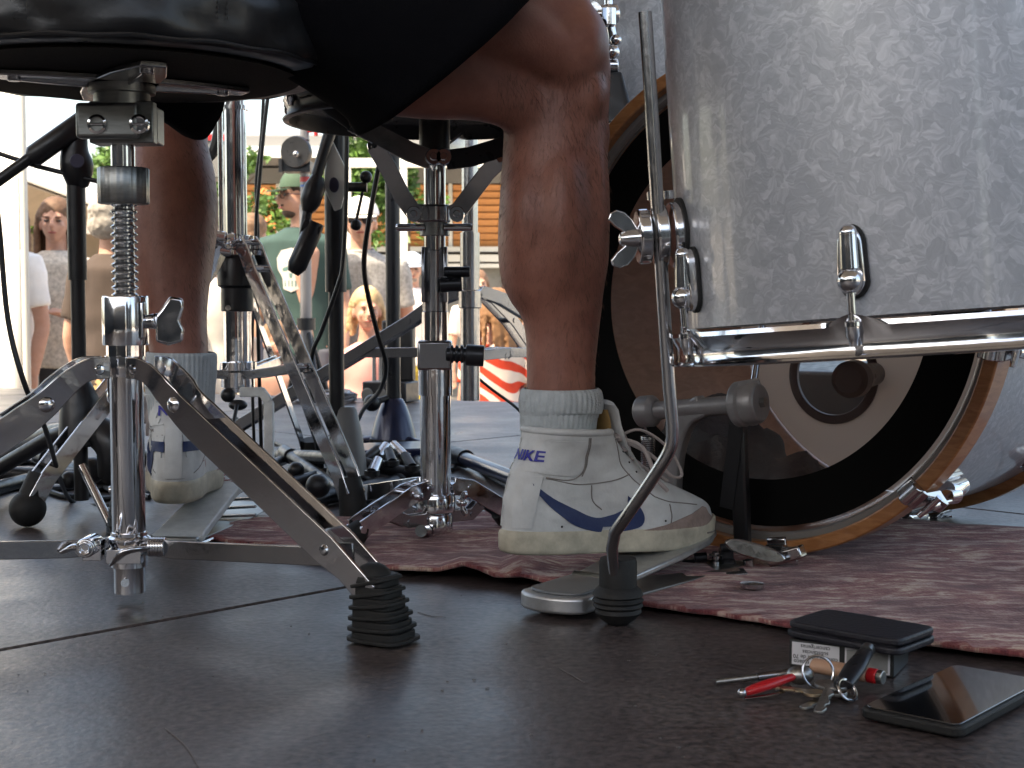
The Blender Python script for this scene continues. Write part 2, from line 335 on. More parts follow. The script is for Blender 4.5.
def poly_bm(pts):
    bm = bmesh.new(); bm.faces.new([bm.verts.new((p[0], p[1], 0)) for p in pts]); return bm
def dice(bm, step):
    xs = [v.co.x for v in bm.verts]; ys = [v.co.y for v in bm.verts]
    for ax, lo, hi in ((0, min(xs), max(xs)), (1, min(ys), max(ys))):
        k = lo+step
        while k < hi:
            nn = V((1,0,0)) if ax == 0 else V((0,1,0)); bmesh.ops.bisect_plane(bm, geom=bm.verts[:]+bm.edges[:]+bm.faces[:], plane_co=nn*k, plane_no=nn); k += step
    bmesh.ops.triangulate(bm, faces=bm.faces); return bm
def project(bm, Mx, dirn, tree, off=.0006, thick=.0006):
    """lay a flat outline on a curved surface, as a thin sheet with real thickness"""
    dirn = V(dirn).normalized(); dead = []
    for v in bm.verts:
        p = Mx@v.co; h = tree.ray_cast(p-dirn*.2, dirn)
        if h[0] is None or abs(h[1].dot(dirn)) < .20: dead.append(v); v.co = p
        else:
            n_ = h[1] if h[1].dot(dirn) < 0 else -h[1]; v.co = h[0]+(n_*.8-dirn*.2).normalized()*off
    if dead: bmesh.ops.delete(bm, geom=dead, context='VERTS')
    if bm.faces:
        r = bmesh.ops.extrude_face_region(bm, geom=bm.faces[:])
        for e in r['geom']:
            if isinstance(e, bmesh.types.BMVert):
                n_ = tree.find_nearest(e.co)[1]; n_ = n_ if n_.dot(dirn) < 0 else -n_; e.co += (n_*.8-dirn*.2).normalized()*thick
    return bm
def proj_line(P, dirn, tree, lift=0.0004, k=5):
    dirn = V(dirn).normalized(); out = []
    for p in spline(P, k):
        h = tree.ray_cast(p-dirn*.2, dirn)
        if h[0] is not None: out.append(h[0]-dirn*lift)
    return out
# ================================================================ SETTING
# stage edge runs obliquely; deck of square panels turned 42 degrees
E0, E1 = fl(0, 388), fl(520, 402); ed = (E1-E0).normalized(); en = V((-ed.y, ed.x, 0))    # en points off the stage
deck = tag(obj('stage_floor', G().box((0, .4, -.075), (10, 12, .05)), 'black', smooth=False), kind='structure')
bm = deck.data; b_ = bmesh.new(); b_.from_mesh(bm)
bmesh.ops.bisect_plane(b_, geom=b_.verts[:]+b_.edges[:]+b_.faces[:], plane_co=E0, plane_no=en, clear_outer=True); bmesh.ops.holes_fill(b_, edges=b_.edges); b_.to_mesh(bm); b_.free()
P0 = fl(0, 650); pd = (fl(330, 590)-P0).normalized(); pn = V((-pd.y, pd.x, 0))
for i in range(-5, 6):
    for j in range(-4, 5):
        g = G(); a = P0+pn*(1.04*i+.004)+pd*(2.08*j+.85+(.52 if i % 2 else 0)); c = a+pn*.516+pd*1.036
        if c.y > 6 or c.y < -2.6 or abs(c.x) > 5: continue
        g.box((c.x, c.y, -.025), (1.033, 2.073, .05), Matrix((pn, pd, V((0,0,1)))).transposed() if pn.cross(pd).z > 0 else Matrix((pn, pd, V((0,0,-1)))).transposed())
        bmesh.ops.bisect_plane(g.bm, geom=g.bm.verts[:]+g.bm.edges[:]+g.bm.faces[:], plane_co=E0, plane_no=en, clear_outer=True)
        if not g.bm.verts: g.bm.free(); continue
        bmesh.ops.holes_fill(g.bm, edges=g.bm.edges)
        obj('deck_panel', g, 'deck', deck, smooth=False, bevel=.0016, seg=1)
g = G(); rq = random.Random(11)
for pts in (((166,728),(186,746),(198,766)),((418,612),(432,616),(446,617)),((560,668),(584,682))):
    P = spline([fl(x, y, .0007) for x, y in pts], 6); g.plate(P, [.0012*rq.uniform(.3,1.2) for _ in P], .0004, UP)
for k in range(60):
    p = fl(rq.uniform(-20,1000), rq.uniform(560,768), .0008); r_s = rq.uniform(.0004,.0016); a_s = rq.uniform(0,6)
    g.prism([(r_s*cos(a_s+2*pi*j/5)*rq.uniform(.5,1.4), r_s*sin(a_s+2*pi*j/5)*rq.uniform(.4,1)) for j in range(5)], .0006, mtx(p, V((1,0,0)), V((0,1,0))))
sc_o = obj('deck_scuffs', g, mat('pale_scuff', (.16,.145,.14), .8), deck, smooth=False); sc_o['kind'] = 'stuff'
M['ground'] = mat('pale_paving', (.42,.37,.31), .8, var=.12, vscale=3, bump=.3, bscale=40)
gr = G(); gr.bm.faces.new([gr.bm.verts.new(p) for p in ((-400,-200,-.86),(400,-200,-.86),(400,700,-.86),(-400,700,-.86))])
tag(obj('ground', gr, 'ground', smooth=False), kind='structure')
# skirt under the stage edge
mid = E0+ed*.8; M['skirt'] = mat('grey_skirt', (.08,.08,.085), .9, var=.2)
tag(obj('stage_skirt', G().box((mid.x-en.x*.03, mid.y-en.y*.03, -.48), (8, .03, .75), Matrix((ed, en, V((0,0,1)))).transposed()), 'skirt', smooth=False), 'dark grey cloth skirt hanging below the stage edge', 'stage skirt')
# the stage roof that keeps the band in the shade
M['roof'] = mat('pale_roof_sheet', (.30,.30,.31), .7)
rf = thing('stage_roof', (-1, 0, 0), 'flat roof on posts shading the stage overhead', 'roof')
rfg = G().box((-2.0, .325, 3.38), (11.5, 7.15, .12)); obj('roof_sheet', rfg, 'roof', rf, smooth=False)
M['dark_screen'] = mat('added_screen_cloth', (.10,.10,.105), .9, var=.2)
g = G(); dx_ = [(-7.4+.12*k, -3.0+.05*sin(k*1.9)) for k in range(69)]  # added unseen screen, so the chrome has something dark to reflect
for k in range(68): g.bm.faces.new([g.bm.verts.new((dx_[i][0], dx_[i][1], z)) for i, z in ((k,0),(k+1,0),(k+1,1.65),(k,1.65))])
bmesh.ops.remove_doubles(g.bm, verts=g.bm.verts, dist=1e-4); tag(obj('added_screen', g, 'dark_screen', solid=.01), 'low dark pleated screen added unseen behind the camera to darken the chrome', 'added screen')
for x, y in ((-7.6,-3.1),(3.6,-3.1),(3.6,3.75),(-7.6,3.75)): obj('post', G().cyl((x,y,-.86),(x,y,3.33),.06), 'steel', rf)
g = G(); dy_ = [(-4.3+.05*sin(k*1.9), -2.9+.12*k) for k in range(48)]  # second added screen, out of view, darkens reflections from the left
for k in range(47): g.bm.faces.new([g.bm.verts.new((dy_[i][0], dy_[i][1], z)) for i, z in ((k,0),(k+1,0),(k+1,1.5),(k,1.5))])
bmesh.ops.remove_doubles(g.bm, verts=g.bm.verts, dist=1e-4); tag(obj('added_screen', g, 'dark_screen', solid=.01), 'low dark pleated screen added unseen at the left to darken the reflections', 'added screen')
for i_, (x_, h_, lb_) in enumerate(((1.25,1.55,'tall'),(2.05,1.3,'medium'),(2.85,1.7,'wide'))):  # unseen cases added to darken what the floor tom hoop reflects
    fcs = thing('flight_case', (x_,-2.5,0), lb_+' black flight case added out of view to darken reflections in the tom hoop', 'flight case'); obj('case_body', G().box((x_,-2.5,h_/2+.1), (.72,.6,h_)), 'black', fcs, bevel=.01)
    for s1 in (-1,1):
        for s2 in (-1,1): obj('corner_edge', G().box((x_+s1*.36,-2.5+s2*.3,h_/2+.1), (.03,.03,h_+.01)), 'alu', fcs, bevel=.003)
        for s2 in (-1,1): obj('castor', G().cyl((x_+s1*.28-.02,-2.5+s2*.22,.05),(x_+s1*.28+.02,-2.5+s2*.22,.05),.048), 'rubber', fcs)
# ---- rug
rp = [fl(380, 576), fl(455, 581), fl(560, 597), fl(640, 612), fl(780, 633), fl(1024, 668), fl(1024, 668)+V((.5,-.35,0)), V((1.25,1.35,0)), fl(1024, 536)+V((.25,-.02,0)), fl(1024, 536), fl(760, 520), fl(500, 520), fl(330, 524), fl(205, 527), fl(178, 541), fl(270, 553)]
bm = bmesh.new(); bm.faces.new([bm.verts.new((p.x, p.y, .006)) for p in spline(rp, 4, True)]); dice(bm, .022)
for v in bm.verts:
    p = v.co; e = fl(505, 578); w = math.exp(-((p.x-e.x)**2+(p.y-e.y)**2)/.006)
    v.co.z += .004*noise.noise(p*9)+.0015*noise.noise(p*40)+.003 + w*(.010+.006*sin(p.x*95))
    edge = fl(560, 597)
rg = obj('rug', bm, 'rug', solid=.004); tag(rg, 'faded red and beige patterned rug with wavy edge lying on dark stage floor', 'rug')

# ================================================================ FLOOR TOM
TO = V((.361, 1.221, .2690)); TA = V((-.068, .035, 1)).normalized(); TX = V((1,0,0)); TX = (TX-TA*TX.dot(TA)).normalized(); TY = TA.cross(TX)
def tp(a, r, z): a = radians(a); return TO+(TX*cos(a)+TY*sin(a))*r+TA*z
tom = thing('floor_tom', (TO.x, TO.y, 0), 'large white pearl floor tom with chrome lugs on a bent chrome leg', 'drum')
sh = obj('shell', G().lathe([(.2126,.02),(.2126,.43),(.2066,.43),(.2066,.02)], TO, TA, 128, False, True), 'pearl', tom)
def hoop(parent, z0, flip=1, nl=8, a0=241, tp=tp, R=.2126, nm='hoop'):
    f = flip
    pr = [(R+.004,z0+.000*f),(R+.006,z0-.0005*f),(R+.0075,z0+.002*f),(R+.0075,z0+.024*f),(R+.0165,z0+.0255*f),(R+.0175,z0+.028*f),(R+.016,z0+.0295*f),(R+.0045,z0+.0285*f),(R+.003,z0+.026*f)]
    g = G(); rings = []
    n = 160
    for rr, zz in pr: rings.append([tp(360*j/n, rr, zz) for j in range(n)])
    g.loft(rings, False, True); o = obj(nm, g, 'chrome', parent, ang=30); return o
# bottom hoop: flange with ears flared at the top, rolled lip at the bottom
def bot_hoop(parent, tp, R, lug_as, m='chrome'):
    n = 200; rings = []
    def ear(a): return max(math.exp(-((a-l+180) % 360-180)**2/9.) for l in lug_as)
    for k, (dr, z) in enumerate([(.003,.020),(.0105,.0225),(.0115,.019),(.0068,.004),(.0065,-.004),(.0085,-.0075),(.0115,-.008),(.0125,-.0095),(.0115,-.011),(.005,-.0115),(.0045,-.004),(.0035,.014)]):
        rg_ = []
        for j in range(n):
            a = 360*j/n; e = ear(a); zz = z; d = dr
            if k in (0,1,2): zz = z+(-.006)*(1-e); d = dr+(.006*e if k == 1 else .002*e)
            rg_.append(tp(a, R+d, zz))
        rings.append(rg_)
    return obj('hoop', G().loft(rings, False, True), m, parent, ang=35)
LA = [239.5+45*k for k in range(8)]
hp = bot_hoop(tom, tp, .2126, LA)
obj('bottom_head', G().lathe([(.0,.012),(.216,.012),(.216,.010),(.0,.010)][1:3]+[(.0005,.010),(.0005,.012)], TO, TA, 96, False, True), 'cream', tom)
g = G(); rings = []
for dr, z in ((.003,.41),(.012,.412),(.013,.420),(.0065,.424),(.0065,.448),(.010,.452),(.004,.453)): rings.append([tp(360*j/120, .2126+dr, z) for j in range(120)])
obj('hoop', g.loft(rings, False, True), 'chrome', tom)
def lug(parent, tp, R, a, zc, s=1, up=1, rod=True, m='chrome', gm='rubber', zhoop=.012):
    """teardrop lug: gasket, long rounded body with a groove, ball end, tension rod and washer"""
    o = tp(a, R+.0005, zc); nrm = (tp(a, R+1, zc)-tp(a, R, zc)).normalized(); ax = (tp(a, R, zc+1)-tp(a, R, zc)).normalized()*up; tx = ax.cross(nrm)
    gk = []
    for k in range(28):
        t = 2*pi*k/28; y = .0165*s*cos(t) + (.0135*s if cos(t) > 0 else -.0135*s); w = .0115*s*(1.05 if cos(t) < 0 else .92); gk.append((w*sin(t), y))
    gg = G().prism([(x*1.16, y*1.07) for x, y in gk], .004*s, mtx(o+nrm*.002*s, tx, ax)); gq = obj('gasket', gg, gm, parent, bevel=.0008)
    g = G().prism(gk, .010*s, mtx(o+nrm*.007*s, tx, ax))
    g.tube([o+nrm*.0125*s+ax*(.024*s), o+nrm*.0135*s-ax*.008*s], [.0078*s, .0086*s], 16)
    g.sphere(o+nrm*.0125*s+ax*.024*s, .0078*s); g.sphere(o+nrm*.0150*s-ax*.0165*s, .0112*s, 20, 12)
    b = obj('lug', g, m, parent, bevel=.0012)
    if rod:
        g = G(); st = o+nrm*.0150*s-ax*.022*s; en_ = tp(a, R+.0125, zhoop); g.cyl(st, en_, .0032); g.lathe([(.0045,0),(.0062,.001),(.0062,.004),(.0045,.005)], en_, ax, 16)
        d = (en_-st).normalized(); g.lathe([(.0055,-.003),(.0058,.006),(.004,.009),(.0034,.013)], en_, d, 12); obj('tension_rod', g, m, parent)
    return b
for a in LA: lug(tom, tp, .2126, a, .060, .85)
for a in LA: lug(tom, tp, .2126, a, .365, .85, -1, zhoop=.425)
# leg with bracket
LP = [at(645,12,1.185), at(651,100,1.187), at(657,200,1.19), at(663,295,1.195), at(669,385,1.205), at(672.5,425,1.21), at(671,446,1.215), at(658,470,1.225), at(628,514,1.25), at(615,532,1.265), at(612,548,1.275), at(614,570,1.29), at(617,598,1.303)]
lg = obj('leg', G().tube(LP[:6]+spline(LP[5:10], 5)[1:-1]+LP[9:], .0056, 18), 'chrome_worn', tom)
fp = at(618, 600, 1.303); fp.z = 0
g = G().lathe([(.006,.062),(.0165,.062),(.0175,.058),(.0175,.036),(.021,.033),(.0235,.028),(.0215,.026),(.0240,.023),(.0220,.0205),(.0235,.018),(.021,.0155),(.022,.012),(.017,.006),(.010,.0008),(.004,.0008)], fp, (0,0,1), 40); obj('rubber_foot', g, 'rubber', lg, ang=25)
g = G(); bc = at(664, 240, 1.285); q = (tp(188, 1, 0)-tp(188, 0, 0)).normalized(); sx = TA.cross(q).normalized()
br = G()
for k, (t, h, w) in enumerate(((.000,.020,.022),(.014,.019,.020),(.028,.017,.017))):
    c = tp(186, .2140+t+.004, .100); br.prism([((w)*sin(2*pi*j/24)*(1 if abs(sin(2*pi*j/24)) < .8 else .98), h*1.5*cos(2*pi*j/24)*.92) for j in range(24)], .0105, mtx(c, sx, TA))
bro = obj('leg_bracket', br, 'chrome', tom, bevel=.0018)
obj('gasket', G().prism([(.0235*sin(2*pi*j/28), .031*cos(2*pi*j/28)) for j in range(28)], .003, mtx(tp(186, .2143, .100), sx, TA)), 'rubber', bro)
wc = tp(186, .256, .099)
def wing(parent, c, ax, upv, s=.02, m='chrome', name='wing_nut', shape=0):
    """wing nut: conical hub and two rounded flat lobes"""
    ax = V(ax).normalized(); upv = V(upv); upv = (upv-ax*upv.dot(ax)).normalized(); g = G(); c = V(c)
    g.lathe([(.3*s,-.5*s),(.42*s,-.45*s),(.36*s,.2*s),(.26*s,.5*s),(.1*s,.55*s)], c, ax, 20)
    for sg in (1,-1):
        P = [(0,-.3),(.35,-.28),(.8,-.05),(1.1,.25),(1.22,.6),(1.1,.88),(.85,.95),(.55,.7),(.3,.35),(0,.25)]
        g.prism([(x*s*sg, y*s) for x, y in P], .28*s, mtx(c, upv, ax))
    return obj(name, g, m, parent, bevel=.05*s, seg=3)
wing(tom, wc, q, TA, .020); 
for k in range(2): obj('clamp_bolt', G().cyl(tp(186, .220+.014*k+.002, .130), tp(186, .220+.014*k+.002, .137), .0045), 'chrome', bro)
for a in (320, 40):
    g = G().tube([tp(a,.242,.33), tp(a,.242,.0), tp(a,.246,-.06), tp(a,.284,-.13), tp(a,.289,-.17)], .0058, 12, 4); l2 = obj('leg', g, 'chrome', tom)
    f_ = tp(a,.290,-.20); f_.z = 0; obj('rubber_foot', G().lathe([(.006,.07),(.0175,.06),(.0175,.036),(.0235,.028),(.022,.012),(.010,.0008),(.003,.0008)], f_, (0,0,1), 24), 'rubber', l2)
    obj('leg_bracket', G().box(tp(a,.229,.12), (.034,.034,.05)), 'chrome', tom, bevel=.004)

# ================================================================ BASS DRUM
K0 = V((.283, 1.644, .300)); KN = V((.629,.777,0)).normalized(); KP = V((KN.y,-KN.x,0)); UP = V((0,0,1))
def kp(a, r, t): a = radians(a); return K0+(KP*cos(a)+UP*sin(a))*r+KN*t
kd = thing('bass_drum', (K0.x, K0.y, 0), 'white pearl bass drum with maple hoop and black-ringed clear head', 'drum')
ks = obj('shell', G().ringz(.2745,.279,.022,.44,K0,KN,128), 'pearl', kd)
obj('shell_lining', G().ringz(.271,.2742,.022,.44,K0,KN,96), 'shellin', kd)
for t0 in (-.016, .418):
    obj('wooden_hoop', G().ringz(.2775,.2935,t0,t0+.04,K0,KN,160), 'maple', kd, bevel=.002, ang=30)
obj('flesh_hoop', G().lathe([(.2685,.002),(.271,-.002),(.2773,-.002),(.2773,.008),(.2685,.006)], K0, KN, 128, False, True), mat('grey_collar', (.22,.21,.20), .4), kd)
obj('clear_batter_head', G().lathe([(.0004,.004),(.262,.004),(.2685,.001)], K0, KN, 96, False), 'film', kd)
M['blackfilm'] = mat('black_film_ring', (.004,.004,.004), .75, 0, .1)
obj('damping_ring', G().ringz(.208,.262,.0028,.0036,K0,KN,128), 'blackfilm', kd)
PC = (-.116, -.109)
g = G(); o = K0+KN*.432; c2 = o+KP*PC[0]+UP*PC[1]
ci = lambda c, r, dt=0: [c+KN*dt+(KP*cos(2*pi*j/96)+UP*sin(2*pi*j/96))*r for j in range(96)]
g.loft([ci(o,.27), ci(c2,.059), ci(c2,.059,.0006), ci(o,.27,.0006)], False, True); obj('resonant_head', g, 'cream', kd)
g = G(); g.loft([ci(c2,.057,-.003), ci(c2,.070,-.003), ci(c2,.070,.004), ci(c2,.057,.004)], False, True); obj('port_ring', g, mat('grey_port_ring', (.035,.032,.045), .5), kd, bevel=.001)
KA = [-46+36*k for k in range(10)]
for t, d in ((0, 1), (.45, -1)):
    for a in KA:
        if t == 0 and (120 < a < 150 or 165 < a < 200): continue
        tt = lambda x: (x if d == 1 else .442-x)
        ca, sa = cos(radians(a)), sin(radians(a)); rd = KP*ca+UP*sa; tg = KN.cross(rd)
        g = G(); hw = .0120
        prof = [(.272,-.0185),(.274,-.021),(.2945,-.021),(.299,-.016),(.3005,.010),(.313,.020),(.313,.026),(.300,.027),(.2955,.022),(.2942,-.014),(.276,-.0172),(.272,-.0165)]
        def kk(r, t_, w): return K0+rd*r+KN*tt(t_)+tg*w
        g.loft([[kk(r, t_, -hw*(1 if r < .3 else .62)) for r, t_ in prof], [kk(r, t_, hw*(1 if r < .3 else .62)) for r, t_ in prof]])
        g.tube([K0+rd*.286+KN*tt(-.023)+tg*-.012, K0+rd*.286+KN*tt(-.023)+tg*.012], .0065, 14); cl = obj('claw', g, 'chrome_worn', kd, bevel=.0014)
        g = G(); g.tube([kk(.306,-.002,0), kk(.306,.020,0)], .0056, 12); g.tube([kk(.306,.02,0), kk(.306,.075,0)], .0032, 10)
        for sg in (-1, 1): g.tube([kk(.306,-.004,0), kk(.306+.0,-.006,sg*.016)], [.0042,.0032], 10)
        obj('t_rod', g, 'chrome', kd)
        # lug on the shell
        g = G(); g.tube([kk(.293,.062,0), kk(.295,.072,0), kk(.291,.108,0), kk(.288,.112,0)], [.0115,.0125,.0105,.006], 18); g.tube([kk(.300,.052,0), kk(.300,.074,0)], [.0085,.0105], 16); g.bar(kk(.2812,.062,0), kk(.2812,.112,0), .020, .005, rd)
        obj('lug', g, 'chrome', kd, bevel=.001)
pl = G()
for (a_, b_, t_, r) in ((-.16,-.185,.14,(.060,.05,.050)),(-.10,-.215,.13,(.070,.05,.045)),(-.04,-.230,.14,(.060,.05,.035)),(-.13,-.160,.15,(.04,.04,.035))):
    pl.sphere(K0+KP*a_+UP*b_+KN*t_, r, 18, 12)
pl = fuse(pl, .010, 6)
for v in pl.bm.verts: v.co += V((1,1,1))*.016*noise.noise(v.co*26)+UP*.008*noise.noise(v.co*70)
for v in pl.bm.verts:       # keep it inside the shell
    q_ = v.co-K0; t_ = q_.dot(KN); r_ = q_-KN*t_
    if r_.length > .268: v.co = K0+KN*t_+r_.normalized()*.268
tag(obj('pillow', pl, mat('slate_pillow_cloth', (.040,.048,.066), .95, bump=1, bscale=160, var=.2, vscale=40)), 'slate grey pillow lying inside the bass drum behind its clear head', 'pillow')
km = thing('kick_microphone', (.62,2.06,.19), 'dark round microphone poking through the port of the bass drum', 'microphone')
a_, b_ = at(848,380,1.90), at(882,372,2.05)
obj('grille', G().lathe([(.004,0),(.018,.001),(.025,.008),(.026,.03),(.021,.036)], a_, b_-a_, 28), mat('dark_grille', (.05,.05,.06), .5, .4, bump=.5, bscale=800), km)
obj('microphone_body', G().tube([a_+(b_-a_).normalized()*.034, b_], [.019,.015], 24), 'blackm', km)
ms = thing('short_microphone_stand', (.80,2.42,0), 'short stand with a boom reaching into the port of the bass drum', 'microphone stand')
obj('boom', G().tube([b_, b_+KN*.10+V((0,0,.01)), V((.80,2.42,.22))], .007, 10), 'blackm', ms); obj('pole', G().cyl((.80,2.42,.015),(.80,2.42,.24),.009), 'blackm', ms); obj('round_base', G().lathe([(.01,.03),(.06,.018),(.085,.012),(.085,.001),(.01,.001)], (.80,2.42,0)), 'blackm', ms)
wg = thing('added_monitor', (.86,2.98,0), 'black wedge monitor added beyond the bass drum to darken its port', 'monitor speaker')  # added so the port looks onto something dark, not bright ground
obj('cabinet', G().prism([(-.19,0),(.19,0),(.19,.05),(-.06,.17),(-.19,.15)], .58, mtx((.86,2.98,.003), (.55,.83,0), UP)), 'black', wg, bevel=.006)
# ================================================================ RACK TOM + COWBELL
RO = V((.205, 2.10, .525)); RA = V((.05,-.10,1)).normalized(); RX = V((1,0,0)); RX = (RX-RA*RX.dot(RA)).normalized(); RY = RA.cross(RX)
def rp_(a, r, z): a = radians(a); return RO+(RX*cos(a)+RY*sin(a))*r+RA*z
rt = thing('rack_tom', (RO.x, RO.y, 0), 'white pearl tom behind the knee above the bass drum hoop', 'drum')
obj('shell', G().lathe([(.165,.02),(.165,.33),(.160,.33),(.160,.02)], RO, RA, 96, False, True), 'pearl', rt)
bot_hoop(rt, rp_, .165, [-83+60*k for k in range(6)])
for k in range(6):
    lug(rt, rp_, .165, -83+60*k, .075, 1.0); lug(rt, rp_, .165, -83+60*k, .27, 1.0, -1, zhoop=.33)
obj('hoop', G().lathe([(.168,.325),(.175,.327),(.173,.345),(.168,.345)], RO, RA, 96, False, True), 'chrome', rt)
obj('mount_arm', G().tube([rp_(60,.165,.17), rp_(60,.21,.17), rp_(60,.24,.12), V((.42,2.12,.56))], .012, 14, 4), 'chrome', rt)
cb = thing('cowbell', at(612,100,1.80), 'small black cowbell hanging from a chrome clamp beside the knee', 'cowbell')
cx_, cy_ = at(611,74,1.80), at(617,124,1.80); dd = (cy_-cx_).normalized(); g = G(); rings = []
for t, w, h in ((0,.017,.012),(.05,.019,.013),(.95,.030,.022),(1,.031,.0225)):
    c = cx_+(cy_-cx_)*t; x_, y_ = frame(dd, V((0,1,0))); rings.append([c+x_*(w*.72*(abs(cos(u))**.35)*(1 if cos(u) > 0 else -1))+y_*(h*(abs(sin(u))**.35)*(1 if sin(u) > 0 else -1)) for u in [2*pi*(j+.5)/24 for j in range(24)]])
obj('bell', g.loft(rings), 'black', cb, bevel=.002)
g = G(); g.tube([at(607,-60,1.80), at(609,10,1.80), at(613,40,1.80), at(611,72,1.80)], .0055, 14, 4); obj('rod', g, 'chrome', cb)
g = G(); g.cyl(at(596,15,1.79), at(616,14,1.80), .0125); g.cyl(at(609,8,1.77), at(609,26,1.77), .009); g.sphere(at(612,52,1.79), .010); g.sphere(at(616,40,1.77), .007); g.cyl(at(605,66,1.8), at(618,66,1.8), .010); obj('clamp', g, 'chrome', cb, bevel=.001)
wing(cb, at(600,14,1.78), (-1,0,0), (0,0,1), .013)

# ================================================================ KICK PEDAL
pdl = thing('bass_drum_pedal', (.2,1.58,0), 'cast metal bass drum pedal under the right shoe', 'drum pedal')
H0 = fl(553, 604, .012); Pc = V((.232, 1.615, 0)); PD = (Pc-V((H0.x,H0.y,0))).normalized(); PX = V((PD.y,-PD.x,0))
g = G(); hw = .037        # heel plate with rounded end
pts = [(x, y) for x, y in ([(-hw*cos(t), -hw*.55*sin(t)) for t in [pi*k/16 for k in range(17)]])]+[(hw,.085),(-hw,.085)]
base = V((H0.x,H0.y,0))+PD*.004
g.prism(pts, .016, mtx(base+UP*.014, PX, PD)); hl = obj('heel_plate', g, 'alu', pdl, bevel=.003, seg=3)
g = G().prism([(x*.8, y*.8+.006) for x, y in pts], .003, mtx(base+UP*.0235, PX, PD)); obj('grip_pad', g, mat('pad_grey', (.16,.17,.18), .4, .3), hl, bevel=.001)
g = G()                    # footboard rising to the chain
f0, f1 = base+PD*.088+UP*.022, base+PD*.285+UP*.040
fx = (f1-f0).normalized()
g.prism([(-.030,0),(.030,0),(.036,.10),(.034,.17),(.022,.21),(-.022,.21),(-.034,.17),(-.036,.10)], .007, mtx(f0, PX, fx)); obj('footboard', g, 'alu', pdl, bevel=.002)
obj('base_plate', G().prism([(-.040,.05),(.040,.05),(.055,.20),(.060,.305),(-.060,.305),(-.055,.20)], .004, mtx(base+UP*.0095, PX, PD)), 'steel', pdl, bevel=.0008)
obj('hinge', G().cyl(f0-PX*.034-UP*.002, f0+PX*.034-UP*.002, .006), 'steel', pdl)
# frame: two posts bending into the axle bridge
AX = at(700, 408, 1.615); AL, AR = at(650, 411, 1.65), at(742, 404, 1.575); axd = (AR-AL).normalized()
for nm, px_, dep in (('frame_post', 678, 1.64),):
    c = at(705, 405, 1.607)
    P = [c, at(688,416,1.622), at(677,440,1.632), at(672,470,1.636), at(670,500,1.638), at(668,545,1.64)]
    P = spline(P, 4); g = G(); g.plate(P, [.026-.004*sin(pi*i/len(P)) for i in range(len(P))], .020, PD); obj('frame_post', g, 'cast', pdl, bevel=.003)
P = spline([at(730,412,1.585), at(748,440,1.57), at(753,480,1.568), at(752,545,1.568)], 4); 
g = G().bar(at(738,418,1.59), V((.262,1.60,.02)), .018, .014, PD); obj('frame_post', g, 'black', pdl, bevel=.003)
g = G().tube([AL, AR], .0105, 24); obj('axle', g, 'cast', pdl)
g = G().lathe([(.004,-.016),(.014,-.016),(.0185,-.012),(.0185,.004),(.013,.010),(.004,.010)], AL, axd, 28); sl_ = obj('spring_cam', g, 'cast', pdl, bevel=.001)
g = G().lathe([(.004,-.008),(.022,-.008),(.0255,-.005),(.0255,.003),(.023,.006),(.023,.020),(.020,.024),(.004,.024)], AR, axd, 36); cm = obj('beater_hub', g, 'cast', pdl, bevel=.0012)
obj('hub_bolt', G().cyl(AR+axd*.022, AR+axd*.030, .006, n=6), 'steel', cm)
cu_ = at(752, 425, 1.575); g = G().bar(at(750,385,1.575), at(748,425,1.575), .020, .016, PD); g.cyl(at(737,387,1.57), at(760,383,1.57), .006); obj('beater_clamp', g, 'cast', pdl, bevel=.0025)
g = G().cyl(at(751,402,1.585), at(766,300,1.63), .0042); bt = obj('beater_rod', g, 'chrome', pdl)
g = G().lathe([(.004,-.022),(.020,-.022),(.026,-.015),(.026,.012),(.018,.020),(.004,.022)], at(768,282,1.64), PD, 28); obj('beater_felt', g, mat('grey_felt', (.35,.34,.32), .95), bt)
g = G().bar(at(737,425,1.585), at(727,508,1.60), .017, .004, PD); obj('drive_strap', g, 'black', pdl)
g = G(); a0_, a1_ = at(648,436,1.655), at(648,468,1.66)    # spring with hooks
P = [a0_+(a1_-a0_)*(k/180)+V((cos(k*.62),sin(k*.62),0))*.0078 for k in range(181)]
g.tube(P, .0011, 6); g.tube([at(650,420,1.65), at(645,425,1.65), at(647,434,1.655), a0_], .0016, 8, 3); g.cyl(a1_, at(647,520,1.665), .003); g.box(at(647,535,1.665), (.016,.016,.02)); obj('spring', g, 'chrome_worn', pdl)
# toe clamp that grips the drum hoop
hc = at(757, 548, 1.52); g = G(); g.prism([(.024*cos(2*pi*j/30)*(1.0)+(.010 if cos(2*pi*j/30) > 0 else -.010), .0085*sin(2*pi*j/30)) for j in range(30)], .009, mtx(at(755,551,1.53), V((1,-.1,-.28)), V((.2,.1,1)))); 
obj('clamp_wing', g, 'chrome_worn', pdl, bevel=.002)
g = G(); g.cyl(at(748,560,1.54), at(752,590,1.54), .006); g.lathe([(.003,0),(.012,.001),(.012,.005),(.003,.006)], fl(752,592,.006)+V((0,0,.004)), UP, 20)
for k in range(5): g.lathe([(.004,0),(.0085,.001),(.004,.003)], at(716,556+5.5*k,1.54), UP, 14)
g.cyl(at(716,552,1.54), at(716,585,1.54), .0042); obj('adjusting_screw', g, 'chrome_worn', pdl)['kind'] = 'stuff'
g = G(); g.bar(at(770,560,1.55), at(803,551,1.53), .018, .014, UP); g.box(at(782,562,1.56), (.03,.03,.03)); obj('hoop_clamp', g, 'chrome_worn', pdl, bevel=.002)
g = G(); g.bar(at(640,588,1.46), at(742,573,1.50), .020, .003, V((0,-.5,1))); g.prism([(-.05,-.004),(.05,-.004),(.06,.004),(-.05,.004)], .03, mtx(at(690,577,1.50), V((1,0,.05)), UP)); obj('side_rail', g, 'chrome_worn', pdl, bevel=.001)
g = G()
